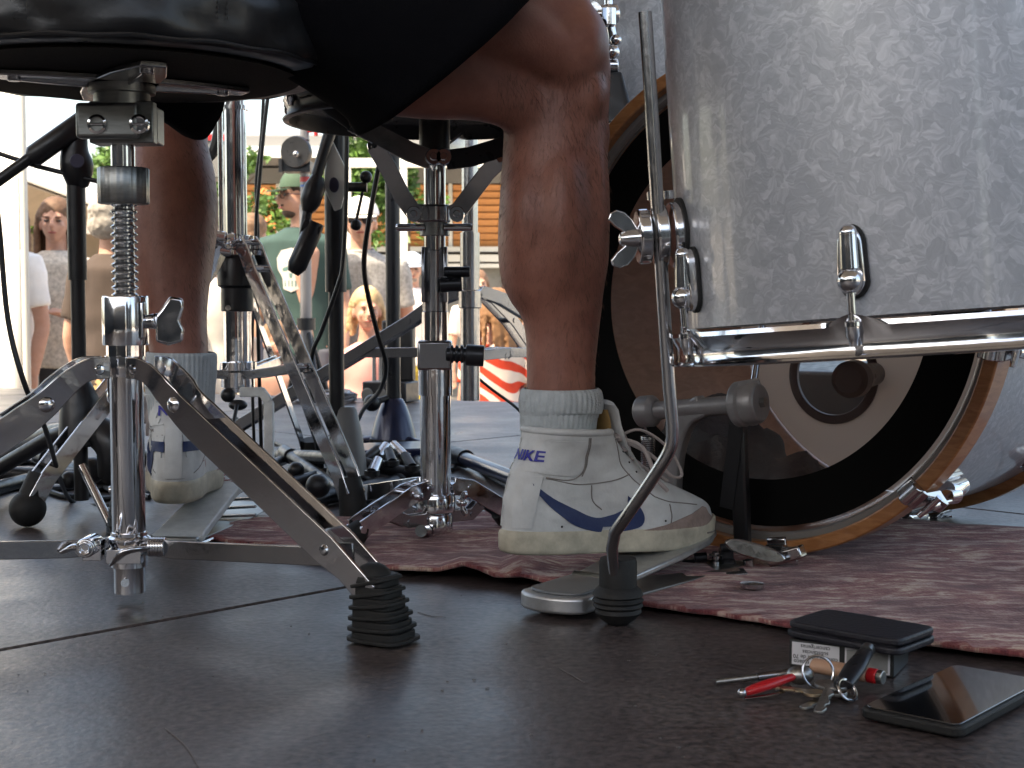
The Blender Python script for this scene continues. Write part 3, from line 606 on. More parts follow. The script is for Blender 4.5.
for px_, py_, w_ in ((688,566,.012),(700,558,.010),(728,566,.014),(738,575,.012),(726,548,.008)): g.cyl(at(px_-6,py_,1.55), at(px_+7,py_-1,1.55), w_*.55); g.box(at(px_,py_+6,1.56), (.014,.02,.012))
obj('hinge_block', g, 'blackm', pdl, bevel=.001)

# ================================================================ SMALL THINGS ON THE FLOOR
A_ = fl(789, 666); B_ = fl(888, 678); bx = (B_-A_).normalized(); by = V((-bx.y, bx.x, 0)); pk = thing('cigarette_pack', (A_+B_)/2, 'dark cigarette pack lying under the black wallet with a white warning label', 'cigarette pack')
R3 = Matrix((bx, by, UP)).transposed(); cc = A_+bx*.0425+by*.0275
obj('carton', G().box(cc+UP*.0115, (.085,.055,.022), R3), 'pack', pk, bevel=.0008)
lb = obj('warning_label', G().box(A_+bx*.022-by*.0003+UP*.0115, (.039,.0006,.0185), R3), 'paper', pk, smooth=False)
obj('warning_label', G().box(A_+bx*.064-by*.0003+UP*.0115, (.036,.0006,.0185), R3), 'paper', pk, smooth=False, label='second pale label with a dark frame')
obj('label_frame', G().box(A_+bx*.064-by*.0008+UP*.0115, (.033,.0006,.0155), R3), mat('grey_print', (.25,.25,.24), .7), pk, smooth=False)
for k, tx in enumerate(('O fumo do tabaco', 'contém mais de 70', 'substâncias', 'cancerígenas')):
    bm = text_mesh(tx, .0048, True, .00006); bmesh.ops.transform(bm, matrix=mtx(A_+bx*.022-by*.0008+UP*(.0050+.0043*k), -bx, -UP), verts=bm.verts); obj('lettering', bm, 'ink', lb, smooth=False)
g = G()
wl = thing('wallet', cc+UP*.023, 'black leather wallet resting on top of the cigarette pack', 'wallet')
wx = (fl(885,652,.03)-fl(787,634,.03)).normalized(); wy = V((-wx.y,wx.x,0)); wo = (fl(787,634,.03)+fl(885,652,.03)+fl(922,633,.03)+fl(832,613,.03))/4+wy*.007
for dz, sx_, sy_, dx in ((.0255,.104,.068,0),(.0325,.102,.066,.0005)):
    g = G(); n_ = 40; pts = [(sx_/2*(abs(cos(t))**.22)*(1 if cos(t) > 0 else -1), sy_/2*(abs(sin(t))**.22)*(1 if sin(t) > 0 else -1)) for t in [2*pi*(k+.5)/n_ for k in range(n_)]]
    g.prism(pts, .0058, mtx(V((wo.x+dx,wo.y,dz+.0008)), wx, wy)); o_ = obj('leather_flap', g, 'wallet', wl, bevel=.0018, seg=3)
obj('card_edge', G().box(V((wo.x,wo.y,.0298)), (.090,.060,.0014), Matrix((wx,wy,UP)).transposed()), 'wallet', wl)
# phone
a0, a1, a2 = fl(858,706,.011), fl(965,728,.011), fl(925,668,.011); ux = (a1-a0).normalized(); uy = V((-ux.y,ux.x,0)); ux = V((uy.y,-uy.x,0)); lw, ll = .0765, .158
ph = thing('smartphone', a0+ux*lw/2+uy*ll/2-UP*.011, 'black smartphone in a case lying face up at the right edge of the floor', 'phone')
def rrect(w, h, r, n=6):
    out = []
    for cx_, cy_, s in ((w/2-r,h/2-r,0),(-w/2+r,h/2-r,1),(-w/2+r,-h/2+r,2),(w/2-r,-h/2+r,3)):
        for k in range(n+1): t = (s+k/n)*pi/2; out.append((cx_+r*cos(t), cy_+r*sin(t)))
    return out
pc = a0+ux*lw/2+uy*ll/2; 
obj('case', G().prism(rrect(lw,ll,.009), .0078, mtx(V((pc.x,pc.y,.0062)), ux, uy)), 'rubber', ph, bevel=.002, seg=3)
obj('screen', G().prism(rrect(lw-.006,ll-.006,.007), .0012, mtx(V((pc.x,pc.y,.0108)), ux, uy)), 'screen', ph, bevel=.0004)
# keys, fob, penlight, pocket knife
ky = thing('key_bunch', fl(822, 690), 'bunch of keys and a black fob on a steel ring beside the wallet', 'keys')
def torus(c, R, r, nx, n=36, m=10): 
    x_, y_ = frame(V(nx)); return [V(c)+(x_*cos(2*pi*k/n)+y_*sin(2*pi*k/n))*R for k in range(n)]
g = G().tube(torus(fl(818,672,.017), .0122, .0009, (.15,-1,.35)), .0010, 8, closed=True, cap=False); obj('ring', g, 'chrome_worn', ky)
g = G().tube(torus(fl(847,690,.010), .0085, .0009, (.5,-.6,.6)), .0012, 8, closed=True, cap=False); obj('ring', g, 'chrome_worn', ky)
def key(px0, py0, px1, py1, m, z=.004, head=.0115, teeth=1, tilt=0):
    a, b = fl(px0,py0,z), fl(px1,py1,z-.001); d = (b-a).normalized(); s = V((-d.y,d.x,0)); L = (b-a).length; g = G()
    hd = [(head*cos(2*pi*j/20)*.95, head*sin(2*pi*j/20)) for j in range(20)]
    bl = [(head*.7,-.004),(L-.002,-.004),(L,-.001),(L-.001,.0025)]
    n_ = 7
    for k in range(n_, 0, -1): x_ = head*.8+(L-head*.9)*k/n_; bl += [(x_-.001,.0042-.0018*(k % 2)*teeth),(x_-.003,.0020+.0012*((k*7) % 3))]
    g.prism(hd, .0022, mtx(a, d, s)); g.prism(bl, .0018, mtx(a+UP*.0003, d, s)); obj('key', g, m, ky, bevel=.0004)
key(814,693,771,687,'brass',.009,.0082); key(832,685,819,713,'nickel',.0098,.0132); key(836,692,803,709,'nickel',.005,.0085); key(838,692,856,700,'nickel',.0035,.0098)
a, b = fl(843,685,.012), fl(866,652,.026); g = G().tube([a, a*.5+b*.5, b], [.0075,.0085,.0062], 16, flat=.6); obj('black_fob', g, 'blackm', ky, bevel=.001)
g = G().cyl(b, b+(b-a).normalized()*.006, .0055); obj('fob_tip', g, 'steel', ky)
pn_ = thing('penlight', fl(755, 680), 'thin silver pen with its tip pointing left beside the keys', 'pen')
obj('barrel', G().tube([fl(757,677,.007), fl(800,672,.0085)], [.0032,.0038], 14), 'chrome_worn', pn_); obj('tip', G().tube([fl(716,682,.004), fl(757,677,.007)], [.0022,.0026], 12), 'nickel', pn_)
kn = thing('pocket_knife', fl(768, 688), 'small red pocket knife lying between the pen and the keys', 'pocket knife')
g = G().tube([fl(743,694,.006), fl(752,690,.009), fl(770,684,.012), fl(792,677,.013)], [.0028,.0048,.0052,.0036], 16, 4, flat=.75); obj('red_handle', g, 'red', kn)
g = G().tube([fl(744,698,.003), fl(775,694,.005), fl(790,687,.007)], .0028, 10, 3, flat=.4); g.sphere(fl(742,693,.008), .0035); obj('steel_liner', g, 'chrome_worn', kn)
g = G().sphere(fl(800,675,.010), (.011,.008,.0075)); obj('clear_end', g, 'nickel', kn)
li = thing('lighter', fl(848, 676), 'peach cigarette lighter with red wheel lying in front of the cigarette pack', 'lighter')
a, b = fl(813,665,.010), fl(868,675,.010); g = G().tube([a, b], .0072, 20, flat=.8); obj('body', g, 'peach', li, bevel=.0015)
g = G().cyl(b, b+(b-a).normalized()*.008, .0058); obj('button', g, 'red', li, bevel=.001); g = G().cyl(b+(b-a).normalized()*.008, b+(b-a).normalized()*.013, .0055); obj('wheel', g, 'nickel', li, bevel=.0008)
# ================================================================ THRONE
TC = V((-.380, 1.40, 0)); tz = lambda y: at(125, y, 1.4).z
th = thing('drum_throne', TC, 'round black padded drum throne on chrome tripod with ribbed rubber feet', 'stool')
g = G(); R_ = .206
pr = [(.02,.602),(.10,.603),(.150,.600),(.172,.592),(.183,.578),(.186,.569),(.187,.560),(.1872,.551),(.1865,.542),(.186,.536),(.1855,.531),(.184,.526),(.182,.5225),(.178,.5190),(.172,.5185),(.02,.5185)]
g.lathe([(r+.019 if r > .05 else r, z) for r, z in pr], TC, UP, 120)
for v in g.bm.verts:
    p = v.co-TC; r = sqrt(p.x**2+p.y**2); a = atan2(p.y, p.x)
    if r > .175 and p.z > .522: v.co += V((p.x,p.y,0))/r*(.006*noise.noise(V((a*5,p.z*42,1)))+.0030*noise.noise(V((a*17+p.z*30,p.z*70,5))))
st_ = obj('padded_seat', g, 'vinyl', th)
g = G(); g.tube([TC+V((.2015*cos(2*pi*k/160), .2015*sin(2*pi*k/160), .5215+.0008*sin(k*.7))) for k in range(160)], .0022, 8, closed=True, cap=False); obj('piping', g, 'vinyl', st_)
for a0 in (-52, -49.5):
    g = G()
    for k in range(13):
        z0 = .541+k*.0042; rr = .2080 if z0 < .575 else .2080-(z0-.575)*.45
        p = lambda z: TC+V((rr*cos(radians(a0)), rr*sin(radians(a0)), z)); g.cyl(p(z0), p(z0+.0026), .0007, n=6)
    o_ = obj('stitching', g, 'ink', st_); o_['kind'] = 'stuff'
obj('underside_cloth', G().lathe([(.01,.5175),(.170,.5175),(.172,.5155),(.01,.5150)], TC, UP, 64), 'felt', th)
for a in (28, 118, 208, 298):
    d = V((cos(radians(a)), sin(radians(a)), 0)); t = V((-d.y, d.x, 0)); z = V((0,0,.5115))
    g = G().prism([(.0,-.034),(.07,-.026),(.125,-.012),(.125,.012),(.07,.026),(.0,.034)], .006, mtx(TC+z, d, t)); g.plate([TC+z+d*.02-UP*.004, TC+z+d*.10-UP*.002], .006, .003, t)
    g.lathe([(.002,-.004),(.0065,-.004),(.0065,.001),(.002,.001)], TC+z+d*.1-UP*.002, UP, 12); obj('seat_bracket', g, 'gun', th, bevel=.0012)
obj('receiver_tube', G().lathe([(.016,tz(107)),(.027,tz(107)),(.027,tz(95)),(.032,tz(94)),(.032,.511),(.016,.511)], TC, UP, 40), 'steel', th)
g = G(); g.box((TC.x-.006, TC.y-.028, (tz(106)+tz(143))/2), (.060,.014,.034)); cb_ = obj('clamp_block', g, 'steel', th, bevel=.004, seg=3)
obj('clamp_plate', G().box((TC.x+.004,TC.y-.012,(tz(104)+tz(145))/2), (.062,.016,.040)), 'steel', th, bevel=.0015)
obj('clamp_plate', G().box((TC.x+.0,TC.y+.018,(tz(106)+tz(143))/2), (.066,.03,.036)), 'steel', th, bevel=.002)
for px_ in (97, 139):
    c = at(px_, 124, TC.y-.036); g = G().lathe([(.003,-.005),(.0092,-.005),(.0092,.001),(.0068,.0015),(.006,-.002),(.002,-.002)], c, (0,-1,0), 24); q = obj('clamp_bolt', g, 'chrome', cb_)
    obj('bolt_slot', G().cyl(c+V((-.006,-.0015,0)), c+V((.006,-.0015,0)), .0012, n=8), 'chrome', cb_)
obj('neck_rod', G().cyl((TC.x,TC.y,tz(205)), (TC.x,TC.y,tz(100)), .0118), 'chrome', th)
g = G(); nz0, nz1 = tz(204), tz(168); rings = []
for z, r in ((nz0,.0235),(nz0+.001,.0245),(nz1-.001,.0245),(nz1,.0235)): rings.append([TC+V((r*(1+.012*cos(24*t))*cos(t), r*(1+.012*cos(24*t))*sin(t), z)) for t in [2*pi*j/96 for j in range(96)]])
obj('height_nut', g.loft(rings), 'steel', th, ang=50)
g = G(); z = tz(298); prf = []
while z < tz(203): prf += [(.0100,z),(.0132,z+.0022),(.0132,z+.0034),(.0100,z+.0056)]; z += .0074
g.lathe(prf, TC, UP, 36); obj('threaded_rod', g, 'chrome_worn', th, ang=30)
ob_ = obj('height_collar', G().lathe([(.013,tz(345)),(.0222,tz(345)),(.0226,tz(343)),(.0226,tz(298)),(.0218,tz(296)),(.013,tz(296))], TC, UP, 48), 'chrome', th)
obj('collar_slot', G().box((TC.x+.0185,TC.y-.013,tz(320)), (.007,.006,.036), Matrix.Rotation(-.35,3,'Z')), 'chrome', ob_, bevel=.0015)
c = at(158, 321, TC.y-.012); g = G().tube([TC+V((.02,-.006,tz(322))), c], [.0065,.008], 20)
g.prism([(-.010,-.020),(.002,-.024),(.016,-.020),(.0175,-.008),(.013,.0),(.0175,.012),(.0165,.022),(.004,.024),(-.004,.012),(-.010,.004)], .006, mtx(at(166,321,TC.y-.012), V((1,.05,0)), UP)); obj('wing_screw', g, 'chrome', ob_, bevel=.0025, seg=3)
obj('inner_tube', G().cyl((TC.x,TC.y,tz(356)), (TC.x,TC.y,tz(344)), .0190, n=36), 'chrome', th)
obj('leg_yoke', G().lathe([(.016,tz(376)),(.0178,tz(376)),(.0182,tz(374)),(.0182,tz(353)),(.0175,tz(351)),(.016,tz(351))], TC, UP, 40), 'chrome', th)
g = G().lathe([(.012,tz(592)),(.0150,tz(592)),(.0152,tz(590)),(.0152,tz(567)),(.0163,tz(565)),(.0163,tz(360)),(.012,tz(360))], TC, UP, 48); obj('main_tube', g, 'chrome', th)
g = G().lathe([(.0164,tz(566)),(.0178,tz(566)),(.0180,tz(545)),(.0212,tz(540)),(.0212,tz(537)),(.0178,tz(535)),(.0178,tz(532)),(.0164,tz(532))], TC, UP, 40); hb_ = obj('lower_hub', g, 'chrome', th)
obj('set_screw', G().cyl(at(125,583,TC.y-.0145), at(125,583,TC.y-.0175), .0040, n=16), 'gun', th)
c = at(83, 549, TC.y-.03); wing(hb_, c, (0,-1,0), (-.2,0,1), .007); g = G()
g.tube([at(62,552,1.365), at(74,547,1.362), at(84,548,1.362)], [.005,.0075,.006], 14, 4, flat=.45); g.box(at(94,549,1.375), (.018,.018,.020)); g.lathe([(.001,.004),(.0035,.004),(.0042,.001),(.0060,.0),(.0065,.003),(.0085,.003),(.0095,.005),(.0095,.035),(.001,.035)], at(84,549,1.345), (0,1,0), 24)
g.tube([at(110,566,1.37), at(125,552,1.36), at(150,548,1.37)], [.002,.0065,.0035], 12, 4, flat=.5); g.box(at(125,556,1.382), (.034,.012,.014))
g.cyl(at(140,548,1.375), at(166,545,1.38), .0042)
for k in range(6): g.lathe([(.004,-.001),(.0095,-.001),(.0095,.0015),(.004,.0015)], at(150+2.7*k,547,1.377), (1,0,0), 16)
obj('hub_clamp', g, 'chrome', hb_, bevel=.0012)
for ang_ in (-32, 208, 106):
    d = V((cos(radians(ang_)), sin(radians(ang_)), 0)); t = V((-d.y,d.x,0)); q = lambda r, z, w=0: TC+d*r+UP*z+t*w
    L_ = [(.020,.2345),(.040,.233),(.060,.220),(.080,.2005),(.105,.182),(.262,.079),(.285,.064),(.310,.043)]
    P = spline([(a,b,0) for a, b in L_[:5]], 3)[:-1]+[V((a,b,0)) for a, b in L_[4:]]
    for sg in (-1, 1):
        wd = [.021+.0085*min(1, max(0, (p.x-.05)/.05))-(.006 if p.x > .27 else 0) for p in P]
        g = G().plate([q(p.x, p.y, sg*(.0145 if p.x > .07 else .0190 if p.x < .045 else .0168)) for p in P], wd, .0030, t); lgo = obj('leg', g, 'chrome', th, bevel=.0009)
        for rr, zz, rad in ((.030,.233,.0055),(.079,.2005,.0075),(.262,.079,.005)):
            o_ = q(rr, zz, sg*(.019 if rr < .07 else .0155)); obj('rivet', G().lathe([(.001,.0035),(rad*.7,.003),(rad,.001),(rad,-.002)], o_, t*sg, 18), 'chrome', lgo)
    g = G().plate([q(.10,.1835), q(.26,.0785)], .003, .027, V((d.x*.55,d.y*.55,.83)));
    # channel floor joining the two side plates
    g = G().loft([[q(a,b+.0125,-.0140),q(a,b+.0125,.0140),q(a,b+.0105,.0140),q(a,b+.0105,-.0140)] for a, b in ((.115,.1755),(.255,.0835))]); obj('leg_web', g, 'chrome', th)
    g = G().plate([q(.020,.058), q(.060,.058), q(.262,.0705)], .0175, .0032, t); obj('brace', g, 'chrome_worn', th, bevel=.0008)
    g = G(); g.sphere(q(.304,.054), (.018,.017,.016)); 
    for k in range(6):
        z = .0045+k*.0098; c = q(.315-.0016*k, z); w = .029-.0016*k
        pts = [(w*(abs(cos(u))**.5)*(1 if cos(u) > 0 else -1), w*.86*(abs(sin(u))**.5)*(1 if sin(u) > 0 else -1)) for u in [2*pi*(j+.5)/28 for j in range(28)]]
        g.prism([(x*.86, y*.86) for x, y in pts], .0098, mtx(c+UP*.002, d, t)); g.prism(pts, .0034, mtx(c, (d+UP*.05*k).normalized(), t))
    obj('rubber_foot', g, 'rubber', th, bevel=.0008)

# ================================================================ generic stand pieces
def ztop(y, Y): return at(512, y, Y).z
def stand_tube(name, c, z0, z1, r, m, parent, n=28): return obj(name, G().cyl((c.x,c.y,z0), (c.x,c.y,z1), r, n=n), m, parent)
def strut(parent, P, w, t, gap, m, name='leg', bev=.0008):
    P = [V(p) for p in P]; h = V((P[-1].x-P[0].x, P[-1].y-P[0].y, 0)).normalized(); nt = V((-h.y, h.x, 0)); out = []
    for sg in ((-1, 1) if gap else (0,)):
        out.append(obj(name, G().plate([p+nt*sg*gap for p in P], w, t, nt), m, parent, bevel=bev))
    if gap:
        for k in range(0, len(P), max(1, len(P)//2)): obj('rivet', G().cyl(P[k]-nt*(gap+t), P[k]+nt*(gap+t), w*.22, n=14), m, out[0])
    return out
# ---------------- hi-hat stand
HC = V((-.405, 2.10, 0)); hz = lambda y: ztop(y, 2.1)
hh = thing('hi_hat_stand', HC, 'chrome hi-hat stand with wide folded legs behind the left shoe', 'cymbal stand')
stand_tube('upper_tube', HC, hz(245), 1.0, .0160, 'chrome', hh); stand_tube('clutch_rod', HC+V((-.024,.01,0)), hz(240), .95, .004, 'chrome', hh)
obj('tube_ring', G().lathe([(.016,-.003),(.019,-.003),(.019,.003),(.016,.003)], HC+UP*hz(108), UP), 'chrome', hh)
stand_tube('lower_tube', HC, hz(392), hz(310), .0205, 'chrome', hh)
obj('memory_collar', G().lathe([(.017,hz(312)),(.0235,hz(311)),(.0235,hz(288)),(.0285,hz(286)),(.0290,hz(262)),(.0260,hz(256)),(.017,hz(255))], HC, UP, 40), 'black', hh, bevel=.001)
obj('chrome_band', G().lathe([(.017,hz(255)),(.0225,hz(255)),(.0225,hz(250)),(.017,hz(250))], HC, UP, 32), 'chrome', hh)
obj('collar_screw', G().cyl(at(228,308,2.07), at(228,308,2.065), .004), 'chrome', hh)
obj('lower_collar', G().lathe([(.020,hz(388)),(.0250,hz(387)),(.0250,hz(372)),(.0275,hz(370)),(.0275,hz(362)),(.020,hz(361))], HC, UP, 36), 'chrome', hh)
for i_, (x0,y0,x1,y1,dp,r) in enumerate(((205,243,236,240,2.08,.010),(210,250,232,252,2.07,.008),(212,236,226,238,2.06,.009))): 
    obj('clamp_barrel', G().cyl(at(x0,y0,dp), at(x1,y1,dp), r), 'chrome', hh, bevel=.001)
wing(hh, at(213,245,2.05), (-.3,-1,0), (0,0,1), .013); wing(hh, at(232,243,2.06), (.2,-1,.1), (1,0,.3), .011)
obj('leg_yoke', G().lathe([(.017,hz(250)),(.026,hz(249)),(.026,hz(236)),(.017,hz(235))], HC, UP, 32), 'chrome', hh)
obj('lower_knob', G().sphere(at(228,395,2.08), .011), 'black', hh); obj('lower_knob', G().sphere(at(238,405,2.07), (.014,.012,.008)), 'black', hh)
F1 = fl(354, 522); F2 = fl(28, 527); F3 = V((-.345, 2.45, 0))
for Fx, rel in ((F1,0),(F2,1),(F3,2)):
    h = V((Fx.x-HC.x, Fx.y-HC.y, 0)); Lh = h.length; h.normalize(); q = lambda r, z: HC+h*r+UP*z
    P = [q(.022,.384), q(.036,.372), q(.052,.345), q(Lh*.93,.065), q(Lh*.985,.035)]
    strut(hh, P, .024 if rel != 2 else .018, .003, .0135, 'chrome')
    jm = P[2].lerp(P[3], .50)
    strut(hh, [HC+h*.024+UP*hz(374), HC+h*.05+UP*(hz(374)+.002), jm], .013, .003, .007, 'chrome_worn', 'brace')
    g = G()
    if rel == 1: g.sphere(Fx+UP*.0245, .0240, 24, 16); g.tube([Fx+UP*.03, q(Lh*.95,.070)], [.017,.013], 16)
    else: g.tube([Fx+UP*.0006, Fx+UP*.012, q(Lh*.965,.06)], [.019,.020,.0155], 20)
    obj('rubber_foot', g, 'rubber', hh)
# pedal board of the hi-hat
hp_ = thing('hi_hat_pedal', fl(200, 530), 'pale metal hi-hat pedal board with red lettering under the left shoe', 'drum pedal')
b0, b1 = fl(177, 539, .012), at(231, 478, 1.93); bd = (b1-b0).normalized(); bxx = V((bd.y,-bd.x,0)).normalized(); L = (b1-b0).length
M['pedal'] = mat('pale_pedal_metal', (.62,.64,.63), .5, 0, bump=.25, bscale=260, var=.14, vscale=60)
out = [(-.028,-.006),(.028,-.006),(.030,.02),(.027,L*.55),(.027,L*.78),(.036,L*.86),(.038,L*.97),(.030,L*1.06),(.014,L*1.11),(-.014,L*1.11),(-.030,L*1.06),(-.038,L*.97),(-.036,L*.86),(-.027,L*.78),(-.027,L*.55),(-.030,.02)]
out = [(p.x,p.y) for p in spline([(a,b,0) for a, b in out], 2, True)]
MB = mtx(b0, bxx, bd); fb = obj('footboard', G().prism(out, .010, MB), 'pedal', hp_, bevel=.0018)
M['redink'] = mat('dull_red_print', (.30,.035,.03), .7)
mu = MB@Matrix.Translation((0, L*.96, .0056))
for r0, a0, a1 in ((.0235,20,160),(.0165,10,120),(.0165,200,330),(.0090,60,250)):
    g = G(); pts = [V(((r0)*cos(radians(a)), (r0)*sin(radians(a)), 0)) for a in range(a0, a1+1, 10)]
    if r0 == .0235: continue
    g.plate([mu@p for p in pts], .0024, .0006, (mu.to_3x3()@V((0,0,1)))); obj('ring_print', g, 'redink', fb, smooth=False)
for k, ch in enumerate('PEDALBOARD'[:0]): pass
g = G()
for k in range(11):     # small unreadable marks round the edge of the round badge
    a = radians(-10+k*18); c = mu@V((.027*cos(a), .027*sin(a), 0)); g.box(c, (.0022,.0042,.0006), (MB.to_3x3()@Matrix.Rotation(a-pi/2,3,'Z')))
for a, r in ((-60,.024),(-95,.024)): g.box(mu@V((r*cos(radians(a)), r*sin(radians(a)), 0)), (.005,.002,.0006), MB.to_3x3())
o_ = obj('badge_print', g, 'redink', fb, smooth=False); o_['kind'] = 'stuff'
obj('heel_block', G().prism([(-.029,-.014),(.029,-.014),(.029,.012),(-.029,.012)], .016, mtx(b0-UP*.004-bd*.0, bxx, V((bd.x,bd.y,0)))), 'steel', hp_, bevel=.002)
obj('base_plate', G().prism([(-.030,0),(.030,0),(.045,.20),(.045,.32),(-.045,.32),(-.045,.20)], .004, mtx(V((b0.x,b0.y,.0105)), bxx, V((bd.x,bd.y,0)))), 'steel', hp_, bevel=.0006)
g = G()
for k in range(4): g.bar(at(204+3*k,517-8*k,1.86+.03*k), at(256,515-8.5*k,1.86+.03*k), .008, .003, UP)
o_ = obj('side_ribs', g, 'chrome_worn', hp_); o_['kind'] = 'stuff'
obj('radius_rod', G().cyl(at(196,546,1.66), at(258,522,1.90), .0028), 'chrome', hp_)
g = G(); P = [at(240,392,2.05), at(262,392,2.05), at(269,402,2.04), at(269,520,1.93)]; g.plate([P[0],P[1],P[2]], .014, .014, (0,1,0)); g.bar(P[2]-UP*.0, P[3], .014, .010, V((0,1,0))); obj('pedal_frame', g, 'pedal', hp_, bevel=.002)
g = G().box(at(264,523,1.91), (.034,.03,.026)); g.cyl(at(256,523,1.89), at(272,523,1.89), .009); obj('frame_foot', g, 'pedal', hp_, bevel=.004)
obj('pull_rod', G().cyl(at(237,405,2.06), at(224,470,1.96), .003), 'blackm', hp_)
# ---------------- snare drum and stand
SC = V((-.095, 1.76, 0)); sz = lambda y: ztop(y, 1.76)
sn = thing('snare_drum', (SC.x,SC.y,.525), 'snare drum seen from below between the knees with a chrome hoop', 'drum')
SO = V((SC.x, SC.y, .527)); sp_ = lambda a, r, z: SO+V((cos(radians(a))*r, sin(radians(a))*r, z))
obj('shell', G().lathe([(.172,.014),(.172,.130),(.168,.130),(.168,.014)], SO, UP, 96, False, True), 'blackm', sn)
bot_hoop(sn, sp_, .172, [-80+36*k for k in range(10)], 'blackm')
M['snarefilm'] = mat('clear_snare_film', (.25,.24,.23), .12, 0, .5, coat=.6)
obj('bottom_head', G().lathe([(.0004,.008),(.173,.008),(.173,.0092),(.0004,.0092)], SO, UP, 96, False), 'snarefilm', sn)
g = G(); wd_ = V((.629,.777,0)); wp = V((.777,-.629,0))
for k in range(20): g.cyl(SO+wd_*-.15+wp*(k-9.5)*.0021+UP*.0055, SO+wd_*.15+wp*(k-9.5)*.0021+UP*.0055, .0007, n=6)
for s_ in (-1,1): g.box(SO+wd_*.153*s_+UP*.0055, (.046,.012,.0015), Matrix((wp, wd_, UP)).transposed())
o_ = obj('snare_wires', g, 'chrome', sn); o_['kind'] = 'stuff'
for k in range(10): lug(sn, sp_, .172, -80+36*k, .068, .8, 1, True)
obj('hoop', G().lathe([(.181,.118),(.190,.120),(.188,.138),(.181,.138)], SO, UP, 96, False, True), 'chrome', sn)
g = G(); c = at(300,103,1.62); g.box(sp_(218,.192,.035), (.030,.022,.050), Matrix.Rotation(radians(38),3,'Z')); obj('strainer', g, 'chrome', sn, bevel=.004)
obj('snare_strap', G().bar(sp_(218,.185,.006), sp_(218,.15,.003), .022, .001), 'black', sn)
ss = thing('snare_stand', SC, 'chrome snare stand with basket arms and folded low tripod legs', 'drum stand')
mt = 'gun'
stand_tube('upper_tube', SC, sz(345), sz(150), .0135, 'chrome', ss); stand_tube('lower_tube', SC, sz(500), sz(365), .0190, 'chrome', ss)
stand_tube('tube_sleeve', SC, sz(395), sz(368), .0215, 'chrome', ss); stand_tube('tube_sleeve', SC, sz(345), sz(312), .0165, 'chrome', ss)
stand_tube('threaded_post', SC, sz(152), sz(118), .019, 'black', ss)
g = G().box((SC.x-.005,SC.y,sz(214)), (.040,.036,.022)); g.cyl((SC.x,SC.y,sz(223)), (SC.x,SC.y,sz(205)), .020); obj('basket_hub', g, mt, ss, bevel=.003)
g = G().cyl((SC.x,SC.y,sz(236)), (SC.x,SC.y,sz(222)), .0185, n=12); obj('basket_nut', g, 'steel', ss, bevel=.001)
for s_ in (-1, 1): obj('nut_handle', G().tube([SC+V((s_*.012,-.012,sz(228))), SC+V((s_*.045,-.014,sz(228))), SC+V((s_*.047,-.014,sz(228)))], [.0045,.0048,.003], 14), 'chrome', ss)
for s_, x0, y0, x1, y1, x2, y2 in ((-1,412,214,402,196,375,146),(1,459,214,474,190,500,160)):
    ya = 1.735
    g = G().plate([at(x0+8*-s_,y0,ya), at(x0,y0-4,ya), at(x1,y1,ya), at((x1+x2)/2,(y1+y2)/2-2,ya-.005), at(x2,y2,ya-.01)], .021, .005, (0,1,0)); ar = obj('basket_arm', g, mt, ss, bevel=.001)
    for a, b in ((x0-s_*2,y0),(x2,y2)): obj('pivot', G().lathe([(.001,-.009),(.0035,-.009),(.0045,-.006),(.0085,-.006),(.0095,-.003),(.0095,.006),(.001,.006)], at(a,b,ya-.004), (0,1,0), 20), 'chrome', ar)
for s_, P in ((-1,[(432,160),(410,152),(385,139),(352,122)]),(1,[(446,160),(470,157),(500,148),(520,140)])):
    g = G().plate([at(a,b,1.725) for a, b in P], .024, .006, (0,1,0)); ar = obj('upper_arm', g, mt if s_ < 0 else 'blackm', ss, bevel=.001)
    obj('pivot', G().lathe([(.001,-.010),(.004,-.010),(.005,-.006),(.009,-.006),(.0105,-.003),(.0105,.006),(.001,.006)], at(P[0][0]-s_*2,P[0][1]-3,1.72), (0,1,0), 20), 'chrome', ar)
    e_ = at(P[-1][0],P[-1][1],1.725); obj('arm_grip', G().tube([e_, e_+V((s_*.03,-.01,.025)), e_+V((s_*.045,-.01,.05))], [.010,.012,.009], 14, 3), 'rubber', ar)
g = G().plate([SC+V((0,.02,sz(160))), SC+V((.02,.09,sz(140))), SC+V((.03,.16,.515))], .022, .005, (1,0,0)); obj('basket_arm', g, mt, ss, bevel=.001)
g = G(); g.cyl((SC.x,SC.y,sz(312)), (SC.x,SC.y,sz(250)), .0155); 
for s_ in (-1,1): g.prism([(-.016,-.03),(.016,-.03),(.019,0),(.016,.028),(.010,.038),(-.010,.038),(-.016,.028),(-.019,0)], .0045, mtx(V((SC.x+s_*.0135,SC.y-.004,sz(278))), (0,1,0), UP))
obj('tilter', g, mt, ss, bevel=.0012)
g = G().cyl(at(444,272,1.74), at(470,272,1.74), .0065); g.cyl(at(440,285,1.735), at(462,284,1.735), .009); obj('tilter_lever', g, 'blackm', ss, bevel=.001)
g = G().box((SC.x,SC.y,sz(355)), (.042,.044,.036)); g.cyl((SC.x,SC.y,sz(371)), (SC.x,SC.y,sz(340)), .0215); obj('height_clamp', g, mt, ss, bevel=.003)
g = G().cyl(at(446,354,1.73), at(470,355,1.73), .0085); g.cyl(at(466,355,1.73), at(484,356,1.73), .013); 
for k in range(3): g.lathe([(.008,-.002),(.011,-.002),(.011,.002),(.008,.002)], at(452+5*k,354,1.73), (1,0,0), 18)
obj('clamp_knob', g, 'blackm', ss, bevel=.0012)
obj('leg_collar', G().lathe([(.019,sz(512)),(.0245,sz(511)),(.0250,sz(498)),(.023,sz(494)),(.019,sz(493))], SC, UP, 32), 'chrome', ss)
